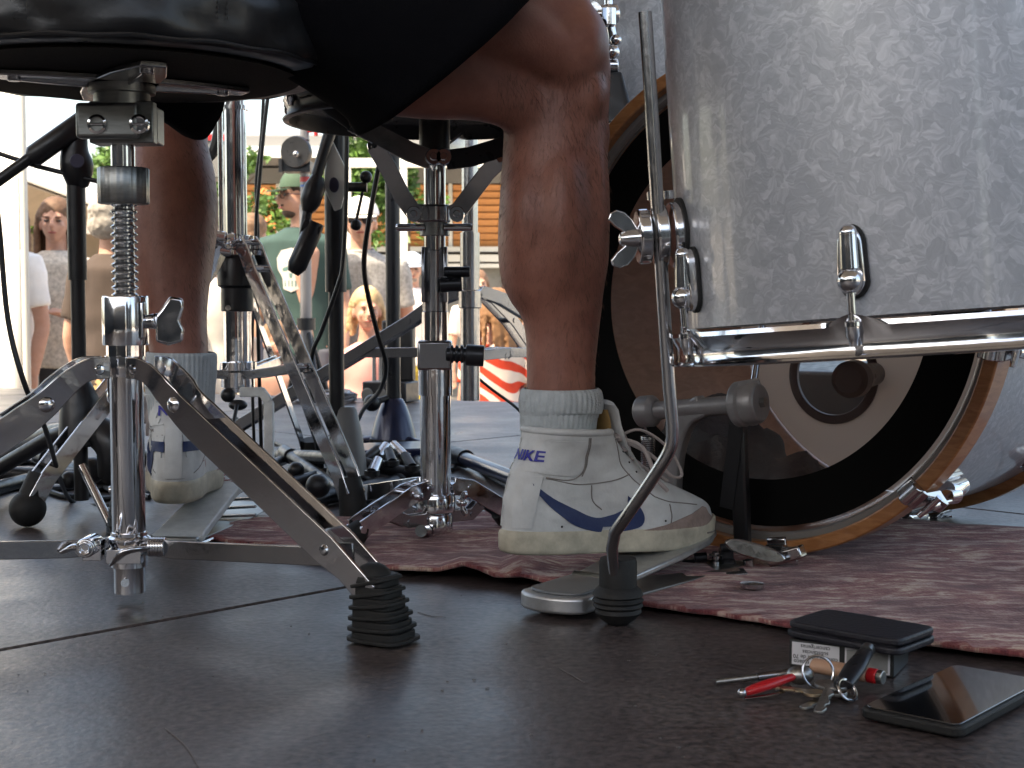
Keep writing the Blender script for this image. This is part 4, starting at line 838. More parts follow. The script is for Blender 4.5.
obj('foot_collar', G().lathe([(.010,sz(541)),(.0205,sz(541)),(.0215,sz(539)),(.0215,sz(516)),(.0195,sz(513)),(.010,sz(513))], SC, UP, 32), 'chrome', ss)
wing(ss, at(462,503,1.72), (.6,-1,0), (0,0,-1), .013)
obj('adjusting_bolt', G().cyl(at(421,531,1.71), at(426,531,1.735), .0075, n=16), 'chrome', ss)
for i_, Fx in enumerate((fl(345, 556), fl(352, 512), fl(512, 532), )):
    h = V((Fx.x-SC.x,Fx.y-SC.y,0)); Lh = h.length; h.normalize(); q = lambda r, z: SC+h*r+UP*z
    strut(ss, [q(.020,.068), q(.045,.064), q(Lh*.88,.030)], .022, .003, .011, 'chrome')
    strut(ss, [q(.018,.030), q(.05,.030), q(Lh*.55,.042)], .015, .0026, .0065, mt, 'brace')
    obj('rubber_foot', G().tube([q(Lh*.82,.030), q(Lh*.95,.018), q(Lh*1.03,.0155)], [.0125,.0165,.0120], 18), 'rubber', ss)
# ---------------- cymbal stand behind
YC = V((at(470,300,2.55).x, 2.55, 0)); cs = thing('cymbal_stand', YC, 'tall chrome cymbal stand with wide flat legs behind the snare stand', 'cymbal stand')
stand_tube('upper_tube', YC, .30, 1.35, .0145, 'chrome_worn', cs); stand_tube('lower_tube', YC, .12, .42, .0175, 'chrome_worn', cs)
obj('leg_collar', G().cyl(YC+UP*.285, YC+UP*.318, .021, n=28), 'chrome_worn', cs, bevel=.002); obj('leg_collar', G().cyl(YC+UP*.19, YC+UP*.212, .022, n=28), 'chrome_worn', cs, bevel=.002)
mt = 'gun'
for Fx in (fl(222, 447), fl(552, 462), fl(590, 446)):
    h = V((Fx.x-YC.x,Fx.y-YC.y,0)); Lh = h.length; h.normalize(); q = lambda r, z: YC+h*r+UP*z
    strut(cs, [q(.02,.315), q(.06,.303), q(.13,.262), q(Lh*.97,.03)], .022, .003, .010, mt)
    strut(cs, [q(.02,.20), q(.08,.205), q(Lh*.42,.200)], .018, .003, .007, mt, 'brace')
    obj('rubber_foot', G().tube([q(Lh*.93,.05), q(Lh,.03), q(Lh*1.03,.013)], [.015,.019,.012], 16), 'rubber', cs)
# ---------------- microphone stand at the left
m1 = V((at(78,300,1.95).x, 1.95, 0)); a1_ = thing('microphone_stand', m1, 'black boom microphone stand at the left edge beyond the throne tube', 'microphone stand', )
z_ = lambda y: ztop(y, 1.95)
stand_tube('upper_tube', m1, z_(280), z_(178), .0125, 'black', a1_); stand_tube('lower_tube', m1, z_(500), z_(278), .0098, 'black', a1_)
g = G(); g.tube([at(78,186,1.95), at(77,168,1.94), at(75,150,1.94), at(80,128,1.94)], [.014,.022,.018,.010], 20, 3, flat=.7); obj('clutch', g, 'black', a1_, bevel=.001)
obj('clutch_bolt', G().cyl(at(77,161,1.93), at(77,161,1.915), .0095), mat('slate_bolt', (.06,.06,.10), .4), a1_, bevel=.001)
obj('boom', G().tube([at(-90,245,1.90), at(30,158,1.92), at(86,120,1.94)], .0078, 16), 'black', a1_); obj('boom_grip', G().tube([at(31,158,1.915), at(34,156,1.915), at(82,122,1.935), at(88,118,1.94)], [.011,.0145,.0145,.010], 20), 'black', a1_)
obj('boom_tip', G().sphere(at(81,119,1.93), .0085), 'blackm', a1_); obj('rest_rod', G().tube([at(-20,147,1.93), at(36,166,1.93), at(104,183,1.94)], .0032, 10), 'black', a1_)
g = G().tube([m1+UP*.10, m1+UP*.165, m1+UP*.19], [.030,.026,.014], 20); obj('leg_hub', g, 'black', a1_, bevel=.002)
for Fx in (fl(-40, 500), fl(-30, 474), fl(190, 494)):
    h = Fx-m1; obj('leg', G().tube([m1+UP*.125, m1+UP*.11+h*.2, Fx+UP*.014], [.011,.0115,.011], 14), 'black', a1_); obj('leg_tip', G().sphere(Fx+UP*.0135, .0135), 'rubber', a1_)
obj('chrome_leg', G().cyl(at(82,466,1.90), fl(110,524,.006), .0058), 'chrome', a1_)
g = G().tube([at(62,440,1.98), at(84,425,1.96), at(112,445,1.94), at(108,478,1.94)], [.012,.020,.024,.014], 16, 3); obj('clamp_housing', g, 'black', a1_)
# ---------------- microphone stand in the middle
m2 = V((at(336,300,2.2).x, 2.2, 0)); a2 = thing('microphone_stand', m2, 'black microphone stand with a boom pointing down and a crank handle', 'microphone stand')
z_ = lambda y: ztop(y, 2.2)
stand_tube('upper_tube', m2, z_(292), z_(120), .0165, 'black', a2); stand_tube('lower_tube', m2, .02, z_(290), .0118, 'black', a2)
obj('boom', G().tube([at(334,108,2.16), at(330,132,2.16), at(309,200,2.14), at(304,236,2.14)], [.0085,.0095,.0075,.0075], 16), 'black', a2)
obj('boom_joint', G().tube([at(318,176,2.14), at(315,187,2.14), at(310,202,2.14), at(307,212,2.14)], [.009,.016,.0155,.008], 18), 'black', a2)
obj('boom_ring', G().tube([at(303,225,2.13), at(321,232,2.13)], .0105, 18), 'black', a2, bevel=.001)
g = G().prism([(p[0], p[1]) for p in ((0,.062),(.018,.024),(.021,-.006),(.012,-.040),(.002,-.044),(-.014,-.006),(-.010,.028))], .006, mtx(at(333,182,2.165), V((1,0,0)), V((.12,0,1)))); pl_ = obj('tilt_plate', g, mat('pale_plate', (.72,.72,.66), .5, .1), a2, bevel=.0012)
obj('tilt_bolt', G().prism([(.0075*cos(2*pi*k/20), .0115*sin(2*pi*k/20)) for k in range(20)], .008, mtx(at(334,185,2.158), (1,0,0), (0,0,1))), mat('slate_bolt_b', (.03,.03,.06), .3), pl_, bevel=.0015)
obj('crank_arm', G().tube([at(345,187,2.17), at(362,187,2.16), at(367,187,2.16)], [.0072,.0072,.0085], 16), 'black', a2); obj('crank_ball', G().sphere(at(366,177,2.16), .0095), 'black', a2)
obj('crank_rod', G().cyl(at(363,190,2.16), at(356,222,2.155), .0024), 'blackm', a2); obj('crank_ball', G().sphere(at(356,225,2.155), .0085), 'black', a2)
obj('stand_cone', G().lathe([(.012,.135),(.016,.13),(.023,.10),(.029,.06),(.032,.03),(.012,.03)], m2+V((.015,0,0)), UP, 28), mat('grey_cone', (.20,.20,.20), .45), a2)
for Fx in (fl(434, 488), fl(262, 462), fl(352, 430)):
    obj('leg', G().tube([m2+UP*.055, Fx+UP*.014], [.011,.0105], 14), 'black', a2); obj('leg_tip', G().sphere(Fx+UP*.013, .013), 'rubber', a2)
mi = thing('boom_microphone', at(303,248,2.13), 'slim black microphone hanging head down from the crank stand boom', 'microphone')
obj('microphone_body', G().tube([at(316,222,2.13), at(312,232,2.13), at(297,266,2.12), at(293,273,2.12)], [.010,.0145,.0145,.009], 22), 'black', mi)
# ---------------- stand with blue-lit cone
m3 = V((at(393,300,2.75).x, 2.75, 0)); a3 = thing('microphone_stand', m3, 'black straight stand rising from a blue-lit black conical base', 'microphone stand')
z_ = lambda y: ztop(y, 2.75); stand_tube('pole', m3, .06, 1.3, .0140, 'blackm', a3)
obj('cone', G().lathe([(.010,z_(397)),(.018,z_(399)),(.025,z_(405)),(.033,z_(416)),(.040,z_(428)),(.0445,z_(438)),(.010,z_(438))], m3+UP*0, UP, 36), 'blue_lit', a3); obj('base_ring', G().lathe([(.010,z_(438)),(.0465,z_(438)),(.048,z_(443)),(.046,.012),(.010,.010)], m3, UP, 36), 'black', a3)
for Fx in (fl(330, 452), fl(462, 462), fl(388, 424)):
    obj('leg', G().tube([m3+UP*.03, Fx+UP*.012], [.013,.010], 14), 'blue_lit', a3); obj('leg_tip', G().sphere(Fx+UP*.013, .013), 'rubber', a3)
obj('knob', G().sphere(at(372,403,2.72), .0165), 'black', a3); obj('knob_arm', G().cyl(at(372,403,2.72), at(388,398,2.74), .006), 'black', a3)
# a case and folded stand lying on the floor between
bs = thing('folded_stand', fl(470,468), 'folded blue-lit black stand lying on the deck beyond the snare stand', 'folded stand')
obj('tube', G().tube([fl(452,454,.02), fl(540,488,.02)], .0125, 16), 'blue_lit', bs); obj('sleeve', G().tube([fl(452,454,.02), fl(466,459,.02)], .0165, 16), 'black', bs)
bx_ = thing('stage_box', fl(385,468), 'low blue-lit black box crowded with plugs behind the snare stand legs', 'stage box')
g = G().box(fl(385,470)+UP*.022, (.19,.13,.042), Matrix.Rotation(.35,3,'Z')); obj('box_body', g, 'blue_lit', bx_, bevel=.004)
for k, (x, y) in enumerate(((362,462),(378,457),(392,463),(404,456),(412,468),(372,473))): 
    p = fl(x,y,.045); obj('plug', G().tube([p, p+V((.02*cos(k),.03,.016))], [.009,.0075], 14), 'chrome_worn' if k % 2 else 'black', bx_); obj('socket', G().cyl(p-UP*.004, p+UP*.004, .0115), 'black', bx_)
# ---------------- cables
def cable(P, r=.0032, lab='', m='cable', k=6): 
    return tag(obj('cable', G().tube(P, r, 8, k), m), lab, 'cable', 'cables on and over the stage deck')
f_ = lambda *a: [fl(x, y, .0045) for x, y in a]
cable([at(-14,150,1.62), at(-2,215,1.62), at(8,320,1.62), at(26,388,1.62), at(45,428,1.7), fl(70,500,.005), fl(110,505,.005)], .0032, 'black cable hanging in a curve at the far left edge')
cable([at(220,92,2.2), at(219,125,2.2), at(214,150,2.2), at(203,172,2.2), at(196,260,2.25), fl(150,480,.005)], .0085, 'thick black cable curling down between the left calf and chrome tube')
cable([at(269,88,2.3), at(264,130,2.3), at(260,175,2.3), at(256,230,2.3), at(258,330,2.3), fl(262,474,.005)], .0032, 'thin grey cable hanging right of the hi-hat tube', 'cable')
cable([at(264,88,2.35), at(261,140,2.35), at(256,185,2.35), at(258,245,2.35), at(252,345,2.35), fl(255,476,.005)], .0028, 'thin grey cable twisted beside the hi-hat tube', 'cable')
cable([at(388,120,1.95), at(382,150,1.95), at(370,215,1.95), at(364,262,1.97), at(368,295,2.0), at(378,335,2.05), at(386,365,2.1), at(380,390,2.2), at(362,412,2.4), fl(346,452,.005)], .0036, 'black cable looping down in front of the girl in pink', 'cable')
cable([at(347,120,2.14), at(346,200,2.14), at(343,262,2.14), at(338,285,2.14), at(322,330,2.15), at(312,356,2.16), at(312,400,2.2), fl(320,474,.005)], .0034, 'black cable tied along the crank stand', 'cable')
cable([at(471,372,2.6), at(490,388,2.6), at(512,404,2.6), at(540,425,2.7), fl(600,440,.005)], .0028, 'thin black cable slanting behind the right sock', 'cable')
cable(f_((452,470),(468,452),(486,470),(505,481),(530,486)), .0040, 'black cable curving over the deck beside the right shoe')
cable(f_((450,462),(470,462),(492,478),(520,492)), .0040, 'black cable passing nearest the heel of the right shoe')
cable(f_((340,440),(360,436),(378,446),(402,449),(430,462),(420,474)), .0042, 'black cable running past the blue-lit cone base')
cable(f_((350,470),(380,482),(410,478),(428,488)), .0042, 'black cable under the snare stand legs')
cable(f_((-10,470),(30,462),(62,468),(100,462),(118,470),(90,482)), .0050, 'black cable lying behind the left microphone stand')
cable(f_((-10,482),(40,490),(90,486),(130,494),(160,486)), .0060, 'thick black cable crossing the deck at far left')
cable(f_((-10,495),(30,486),(70,497),(110,488),(150,497)), .0045, 'thin black cable nearest the ball foot at left')
cable(f_((270,440),(300,452),(320,444),(345,462),(330,480),(300,470)), .0045, 'black cable tangled right of the hi-hat frame')
cable(f_((255,470),(290,482),(330,470),(350,486),(318,500)), .0045, 'black cable lying under the wide chrome leg')

# ---------------- the dark clutter of folded stands behind the throne and snare stand
def folded(lab, tubes, knobs):
    t = thing('folded_stand', fl(*tubes[0][0]), lab, 'folded stand', 'folded stands lying on the deck')
    for (a, b, r, z0, z1) in tubes:
        A_, B_ = fl(*a, z0), fl(*b, z1); obj('tube', G().tube([A_, B_], r, 16), 'black', t); d = (B_-A_).normalized()
        obj('tube_sleeve', G().tube([A_, A_+d*.05], r*1.35, 16), 'blackm', t, bevel=.001); obj('tube_end', G().sphere(B_, r*1.2), 'rubber', t)
    for (x, y, z, r) in knobs: obj('knob', G().sphere(fl(x, y, z), r), 'black', t)
folded('folded black stand lying between the hi-hat pedal and the crank stand', [((262,492),(372,462),.011,.013,.030),((285,452),(352,498),.010,.036,.013),((300,502),(398,482),.012,.013,.014),((250,474),(330,440),.009,.030,.012)], [(318,486,.045,.017),(338,470,.04,.015),(296,470,.035,.013)])
folded('folded black stand lying on the deck at the far left behind the throne legs', [((-40,472),(112,478),.013,.014,.020),((-30,494),(100,462),.010,.03,.014),((40,456),(128,486),.012,.015,.013)], [(92,470,.05,.020),(110,462,.06,.018),(70,480,.03,.014)])
folded('folded black stand with blue sheen lying near the cone base', [((345,456),(436,482),.011,.030,.013),((402,446),(432,474),.009,.014,.03),((362,442),(424,452),.008,.012,.012)], [(378,452,.04,.013),(404,462,.035,.014)])
cable(f_((262,462),(282,448),(310,458),(336,446),(352,460)), .0050, 'black cable looping behind the wide chrome leg')
cable(f_((395,470),(418,462),(440,470),(470,492),(500,498)), .0036, 'thin black cable running under the folded snare stand legs')
cable(f_((120,470),(150,456),(172,470),(140,492),(96,500)), .0045, 'black cable looping beside the left shoe')
# ================================================================ SHOES
def shoe(parent, Mx, side, nm='shoe'):
    """high-top shoe in local coordinates: x forward, y left, z up; side=-1 outer side at -y (right foot)"""
    out = []
    ss_ = lambda a, b, x: (lambda t: t*t*(3-2*t))(min(1, max(0, (x-a)/(b-a))))
    def ring(z, xh, xt, ws, k, n=72, top=0):
        r = []
        for j in range(n):
            t = 2*pi*j/n; c, s = cos(t), sin(t); e = 2/2.5
            u = .5+.5*(abs(c)**e)*(1 if c > 0 else -1); v = (abs(s)**e)*(1 if s > 0 else -1)
            wf = .034+(.0485-.034)*ss_(.22,.68,u)-.006*math.exp(-((u-.42)/.12)**2)
            we = .039
            w = (wf*(1-k)+we*k)*ws; x = xh+(xt-xh)*u
            y = v*w+side*-.006*ss_(.4,1,u)*(1-k)
            r.append(V((x, y, z+top*(u-.3))))
        return r
    keys = [(.024,.000,.286,1.0,0),(.040,.000,.284,1.0,0),(.052,.001,.274,.97,0),(.062,.002,.252,.94,.1),(.072,.004,.226,.90,.25),(.083,.0065,.198,.86,.5),(.094,.009,.175,.84,.75),(.107,.018,.154,.84,.95),(.120,.023,.139,.88,1),(.131,.0255,.128,.94,1),(.138,.026,.123,.95,1)]
    zz = spline([(k[0],k[1],k[2]) for k in keys], 4); w2 = spline([(k[3],k[4],0) for k in keys], 4)
    g = G(); rr = [ring(a.x, a.y, a.z, b.x, b.y) for a, b in zip(zz, w2)]
    rr.append(ring(.136,.031,.118,.87,1)); rr.append(ring(.120,.032,.118,.81,1))
    g.loft(rr); 
    for v in g.bm.verts:
        p = v.co
        if .03 < p.z < .128: v.co += v.co.normalized()*0+V((0,1 if p.y > 0 else -1,0))*(.0016*noise.noise(V((p.x*38,p.z*60,side)))+.0009*noise.noise(V((p.x*110,p.z*130,3))))
    bmesh.ops.recalc_face_normals(g.bm, faces=g.bm.faces)
    tree = BVHTree.FromBMesh(g.bm); up = g
    # sole
    gs = G(); rs = []
    for z, d in ((0,-.006),(.002,-.001),(.006,.0012),(.0215,.002),(.0245,.0012),(.0265,-.001)):
        rs.append([p*1 for p in ring(z, -.0015-d, .2885+d, 1.03+d*10, 0)])
    gs.loft(rs)
    for v in gs.bm.verts:
        if v.co.x > .24 and v.co.z > .02: v.co.z += .010*ss_(.245,.285,v.co.x)
    bmesh.ops.recalc_face_normals(gs.bm, faces=gs.bm.faces); stree = BVHTree.FromBMesh(gs.bm)
    out.append(('sole', gs, 'sole', {})); S_ = side
    dl = V((0,-S_,0)); ML = mtx((0,S_*.15,0), (1,0,0), (0,0,1))     # lateral side, seen along -S_*y
    if True:
        swp = [(a_*.89-.013, b_+.012*(1-a_/.185)-(.002 if b_ < .04 else 0)) for a_, b_ in [(.034,.0705),(.058,.0560),(.090,.0440),(.118,.0385),(.146,.0420),(.162,.0510),(.160,.0640),(.170,.0580),(.179,.0500),(.184,.0400),(.181,.0325),(.165,.0265),(.140,.0225),(.112,.0235),(.084,.0305),(.060,.0425),(.038,.0605)]]
        sp2 = spline([(a,b,0) for a, b in swp[:6]], 4)[:-1]+[V((a,b,0)) for a, b in (swp[5],swp[6])]+spline([(a,b,0) for a, b in swp[6:]], 4)[1:]
        for sgn in ((1, -1) if S_ < 0 else (1,)):
            bm = poly_bm([(p.x, p.y) for p in sp2]); dice(bm, .007); out.append(('swoosh', project(bm, mtx((0,S_*.15*sgn,0),(1,0,0),(0,0,1)), (0,-S_*sgn,0), tree, .0004, .0009), 'navy', {}))
        # suede mudguard
        mg = [(.150,.0255),(.178,.031),(.205,.0375),(.228,.0435),(.246,.049),(.253,.047),(.258,.040),(.268,.034),(.280,.028),(.282,.024),(.2,.0245)]
        for sgn in (1, -1):
            bm = poly_bm(mg); dice(bm, .006); out.append(('mudguard', project(bm, mtx((0,S_*.15*sgn,0),(1,0,0),(0,0,1)), (0,-S_*sgn,0), tree, .0003, .0012), 'suede', {}))
        # heel counter strip, ankle patch
        for sgn in (1, -1):
            bm = poly_bm([(-.01,.030),(.017,.030),(.027,.088),(-.01,.088)]); dice(bm, .006); out.append(('heel_strip', project(bm, mtx((0,S_*.15*sgn,0),(1,0,0),(0,0,1)), (0,-S_*sgn,0), tree, .0003, .0012), 'leather', {}))
            bm = poly_bm([(.0,.094),(.060,.088),(.068,.092),(.071,.100),(.070,.128),(.0,.128)]); dice(bm, .006); out.append(('ankle_patch', project(bm, mtx((0,S_*.15*sgn,0),(1,0,0),(0,0,1)), (0,-S_*sgn,0), tree, .0003, .0013), 'leather', {}))
        # stitched seams
        seams = [[(.074,.132),(.075,.105),(.070,.090),(.055,.084),(.030,.087)],[(.076,.132),(.077,.105),(.072,.088)],[(.03,.086),(.07,.079),(.110,.083),(.135,.090)],[(.118,.130),(.122,.105),(.135,.088),(.150,.075),(.165,.064)],[(.085,.078),(.088,.060),(.100,.050)],[(.165,.064),(.185,.058),(.21,.055),(.235,.052)],[(.186,.055),(.188,.04),(.186,.028)],[(.018,.086),(.012,.06),(.010,.034)],[(.027,.086),(.021,.06),(.017,.034)]]
        gg = G()
        for sm in seams:
            for sgn in (1, -1):
                L_ = proj_line([V((a,S_*.15*sgn,b)) for a, b in sm], (0,-S_*sgn,0), tree, .0003)
                if len(L_) > 2: gg.tube(L_, .0007, 6)
        out.append(('seam', gg, 'thread', {'stuff': 1}))
        gg = G()
        for a, b in ((.050,.032),(.178,.036),(.132,.115),(.139,.103),(.148,.092),(.158,.082)):
            h = tree.ray_cast(V((a,S_*.15,b)), dl)
            if h[0]: gg.sphere(h[0]-dl*.0001, (.0014,.0008,.0014), 8, 6)
        out.append(('eyelet', gg, 'ink', {'stuff': 1}))
    # heel tab text, seen from behind, wraps to the outer side
    ht = [(-.0235,.090),(.0235,.090),(.026,.100),(.026,.126),(-.026,.126),(-.026,.100)]
    MH = mtx((-.15,0,0), (0,-1,0), (0,0,1))
    def heeltext(body, size, zc, rot):
        R = Matrix.Translation((.06,0,0))@Matrix.Rotation(radians(rot),4,'Z')@Matrix.Translation((-.06,0,0))
        bm = text_mesh(body, size, True, .00035); dice(bm, .003); M_ = R@mtx((-.15,0,zc), (0,-1,0), (0,0,1)); return project(bm, M_, R.to_3x3()@V((1,0,0)), tree, .0020, .0005)
    if S_ < 0: out.append(('heel_lettering', heeltext('NIKE', .0165, .109, 7), 'inkblue', {}))
    else: out.append(('heel_lettering', heeltext('NIKE', .0165, .108, 0), 'inkblue', {}))
    if S_ > 0:      # central strip up the heel and the two blue bars either side
        bm = poly_bm([(-.009,.03),(.009,.03),(.009,.088),(-.009,.088)]); dice(bm, .004); out.append(('heel_strip', project(bm, MH, (1,0,0), tree, .0006, .0014), 'leather', {}))
        for s2 in (-1,1):
            bm = poly_bm([(s2*.0100,.061),(s2*.029,.061),(s2*.029,.073),(s2*.0100,.073)]); dice(bm, .003); out.append(('heel_bar', project(bm, MH, (1,0,0), tree, .0016, .0010), 'navy', {}))
        gg = G()
        for P in ([(-.03,.088),(-.02,.082),(0,.080),(.02,.082),(.03,.088)],[(-.034,.060),(-.028,.040),(-.012,.031),(.0,.030),(.014,.031),(.028,.040),(.034,.060)],[(-.0085,.03),(-.0085,.088)],[(.0085,.03),(.0085,.088)]):
            L_ = proj_line([V((-.15,-a,b)) for a, b in P], (1,0,0), tree, .0004)
            if len(L_) > 2: gg.tube(L_, .0007, 6)
        out.append(('heel_seam', gg, 'thread', {'stuff': 1}))
    # padded collar roll
    cr = ring(.1375,.0285,.1210,.91,1,60); out.append(('collar', G().tube(cr, .0042, 10, closed=True, cap=False), 'leather', {}))
    # tongue
    tg = []
    for x, z, w in ((.185,.081,.020),(.160,.102,.023),(.140,.125,.026),(.128,.148,.029),(.122,.166,.030),(.119,.172,.026)):
        dirx = V((.75,0,.65)).normalized(); tg.append([V((x,w*cos(2*pi*j/20),z))+dirx*(.0035*sin(2*pi*j/20)-.18*w*cos(2*pi*j/20)**2) for j in range(20)])
    out.append(('tongue', G().loft(tg), 'leather', {}))
    tg = []
    for x, z, w in ((.126,.130,.018),(.120,.150,.021),(.116,.163,.020)): tg.append([V((x-.0045,w*cos(2*pi*j/16),z))+V((.0022*sin(2*pi*j/16),0,0)) for j in range(16)])
    out.append(('tongue_lining', G().loft(tg), 'tan', {}))
    # laces
    gl = []
    for k in range(7):
        x = .196-.0125*k; z_top = None
        h = tree.ray_cast(V((x,0,.3)), V((0,0,-1)))
        if not h[0]: continue
        P = []
        for y in (-.021,-.014,-.005,.005,.014,.021):
            hh_ = tree.ray_cast(V((x+.004*sin(y*60)*S_,y,.3)), V((0,0,-1)))
            if hh_[0]: P.append(hh_[0]+V((.0015,0,.0022)))
        if len(P) > 3: gl.append(G().tube(P, .0030, 8, 3, flat=.5))
    for gq in gl: out.append(('lace', gq, 'lace', {}))
    b = V((.130,S_*.014,.131))
    for P in ([b, b+V((.020,S_*.016,.010)), b+V((.048,S_*.030,-.010)), b+V((.066,S_*.034,-.040)), b+V((.052,S_*.032,-.042)), b+V((.030,S_*.022,-.018)), b], [b, b+V((.025,-S_*.02,.006)), b+V((.05,-S_*.034,-.02)), b+V((.03,-S_*.03,-.015)), b]):
        out.append(('lace_loop', G().tube(P, .0028, 8, 5, flat=.6), 'lace', {}))
    out.append(('lace_end', G().tube([b, b+V((.02,S_*.02,-.01)), b+V((.035,S_*.028,-.045)), b+V((.05,S_*.03,-.060))], .0024, 8, 4), 'lace', {}))
    out.append(('lace_knot', G().sphere(b+V((.003,0,0)), (.007,.008,.006)), 'lace', {}))
    # toe bumper line
    gb = []
    P = []
    for k in range(19):
        a = radians(-62+124*k/18); d = V((-cos(a),-sin(a),0)); h = stree.ray_cast(V((.235,0,.017))-d*.2, d)
        if h[0]: P.append(h[0]-d*.0004)
    if len(P) > 3: out.append(('toe_bumper_line', G().tube(P, .0010, 6), 'thread', {}))
    up_o = obj(nm, trans(up, Mx), 'leather', parent, ang=60)
    for n_, g_, m_, kw in out:
        o = obj(n_, trans(g_, Mx), m_, up_o, ang=50, bevel=0)
        if kw.get('stuff'): o['kind'] = 'stuff'
    return up_o
def trans(g, Mx):
    bm = g.bm if isinstance(g, G) else g
    bmesh.ops.transform(bm, matrix=Mx, verts=bm.verts); return g
def sock(parent, P, r, nm='sock'):
    """ribbed sock along P with radii r"""
    Pn = spline(P, 6); rn = [v.x for v in spline([(a,0,0) for a in r], 6)]; n = 180; rings = []; x = None
    for i, p in enumerate(Pn):
        d = (Pn[min(i+1,len(Pn)-1)]-Pn[max(0,i-1)]).normalized(); x_ = V((1,0,0)); x_ = (x_-d*x_.dot(d)).normalized(); y_ = d.cross(x_)
        rings.append([p+(x_*cos(2*pi*j/n)+y_*1.12*sin(2*pi*j/n))*(rn[i]+.0007*cos(2*pi*j/n*45)+.0012*noise.noise(V((p.z*60,j*.12,nm == 'sock')))) for j in range(n)])
    return obj(nm, G().loft(rings, False), 'sock', parent, ang=80)
# ================================================================ DRUMMER
dr = thing('person', (-.36,1.37,0), 'seated drummer in black shorts white socks and white high-top shoes', 'person')
body = G()
def limb(g, pts, n=24, k=5): g.tube([p[0] for p in pts], [p[1] for p in pts], n, k)
# right shin: px centre, half width
Yr = lambda y: 1.475+.025*(400-y)/350
rs_ = [(440,560,35),(395,561,35),(365,561,35),(335,562,37),(308,561,42),(288,557,50),(268,554,55),(240,553.5,56),(205,554,55),(165,555,53),(125,556,52),(90,557,53),(58,557,54)]
pts = []
for y, x, hw in rs_: p = at(x, y, Yr(y)); pts.append((p, hw*p.y/F))
limb(body, pts)
body.sphere(at(531,222,1.475), (.033,.050,.075)); body.sphere(at(527,240,1.49), (.028,.040,.050)); body.sphere(at(561,225,1.456), (.030,.038,.085)); body.sphere(at(595,215,1.475), (.016,.030,.10))
body.sphere(at(578,48,1.475), (.033,.046,.046)); body.sphere(at(590,98,1.475), (.020,.034,.030)); body.sphere(at(588,135,1.485), (.024,.032,.030))
kr = at(556, 45, 1.50); hr = V((-.315, 1.345, .640))
limb(body, [(kr+V((.01,0,.006)),.057),(kr.lerp(hr,.2)+UP*.018,.062),(kr.lerp(hr,.45)+UP*.020,.074),(kr.lerp(hr,.75)+UP*.012,.088),(hr,.092)])
limb(body, [(at(545,128,1.475),.026),(at(520,103,1.465),.031),(at(485,86,1.455),.037),(at(430,70,1.44),.050),(at(360,55,1.42),.055)])
limb(body, [(at(575,70,1.46),.026),(at(545,48,1.445),.030),(at(500,25,1.43),.036),(at(440,5,1.42),.045)])
# left leg
ls_ = [(430,180,22),(385,180,28),(350,179,29),(320,175,32),(290,172,37),(255,172,41.5),(215,174,43.5),(180,173,42),(140,170,37),(100,172,42),(70,176,44)]
pts = []
for y, x, hw in ls_: p = at(x, y, 1.75+.0003*(400-y)); pts.append((p, hw*p.y/F))
limb(body, pts); kl = at(182, 66, 1.85); hl_ = V((-.43,1.44,.640))
body.sphere(kl+V((0,0,.01)), .058); limb(body, [(kl,.056),(kl.lerp(hl_,.4)+UP*.02,.072),(hl_,.088)])
# feet inside the shoes, pelvis, torso, arms, head
for p0, d in ((at(561,440,1.475), V((.77,.64,0))), (at(180,430,1.76), V((-.1,.99,0)))): limb(body, [(p0,.026),(p0+UP*-.03,.027),(p0+d*.07-UP*.055,.026),(p0+d*.11-UP*.062,.022)])
pc_ = V((-.385,1.375,.69)); fw = V((.629,.777,0)); sd_ = V((.777,-.629,0))
def bl(f, s, z): return pc_+fw*f+sd_*s+UP*z
for f, s, z, r in ((0,0,-.02,(.15,.15,.095)),(0,0,.12,(.135,.135,.12)),(.03,0,.27,(.145,.14,.13)),(.06,0,.42,(.16,.155,.12)),(.06,.13,.48,(.065,.065,.06)),(.06,-.13,.48,(.065,.065,.06)),(.09,0,.56,(.055,.055,.07))): body.sphere(bl(f,s,z), r)
for s in (1, -1):
    limb(body, [(bl(.06,.17*s,.48),.055),(bl(.09,.20*s,.33),.048),(bl(.14,.22*s,.20),.040),(bl(.26,.17*s,.14),.036),(bl(.38,.10*s,.13),.026),(bl(.42,.085*s,.13),.028),(bl(.45,.08*s,.125),.026)])
    for k, (a_, ln) in enumerate(((-.030,.055),(-.011,.065),(.009,.062),(.027,.050))):
        b = bl(.46,.08*s+a_*.8,.125); body.tube([b, b+fw*ln*.5+UP*.005, b+fw*ln*.8-UP*.02, b+fw*ln*.5-UP*.035], [.009,.0085,.008,.007], 10, 3)
    b = bl(.43,.08*s-s*.026,.12); body.tube([b, b+fw*.03-sd_*s*.015-UP*.01, b+fw*.055-sd_*s*.005-UP*.03], [.011,.0095,.008], 10, 3)
hd = bl(.12,0,.70)
for f, s, z, r in ((-.01,0,.02,(.085,.085,.10)),(.03,0,-.05,(.06,.06,.06)),(.0,.08,-.01,(.012,.012,.03)),(.0,-.08,-.01,(.012,.012,.03))): body.sphere(hd+fw*f+sd_*s+UP*z, r)
body.tube([hd+fw*.085+UP*.02, hd+fw*.115-UP*.025, hd+fw*.08-UP*.035], [.010,.016,.010], 10, 2)
body = fuse(body, .0055, 7)
bo = obj('body', body, 'skin', dr, ang=180)
for s in (1, -1):
    obj('eye', G().sphere(hd+fw*.074+sd_*s*.032+UP*.015, .012, 12, 8), 'paper', dr)
obj('mouth', G().tube([hd+fw*.088+sd_*a-UP*.065 for a in (-.022,0,.022)], .005, 8, 3), mat('lip', (.35,.12,.1), .5), dr)
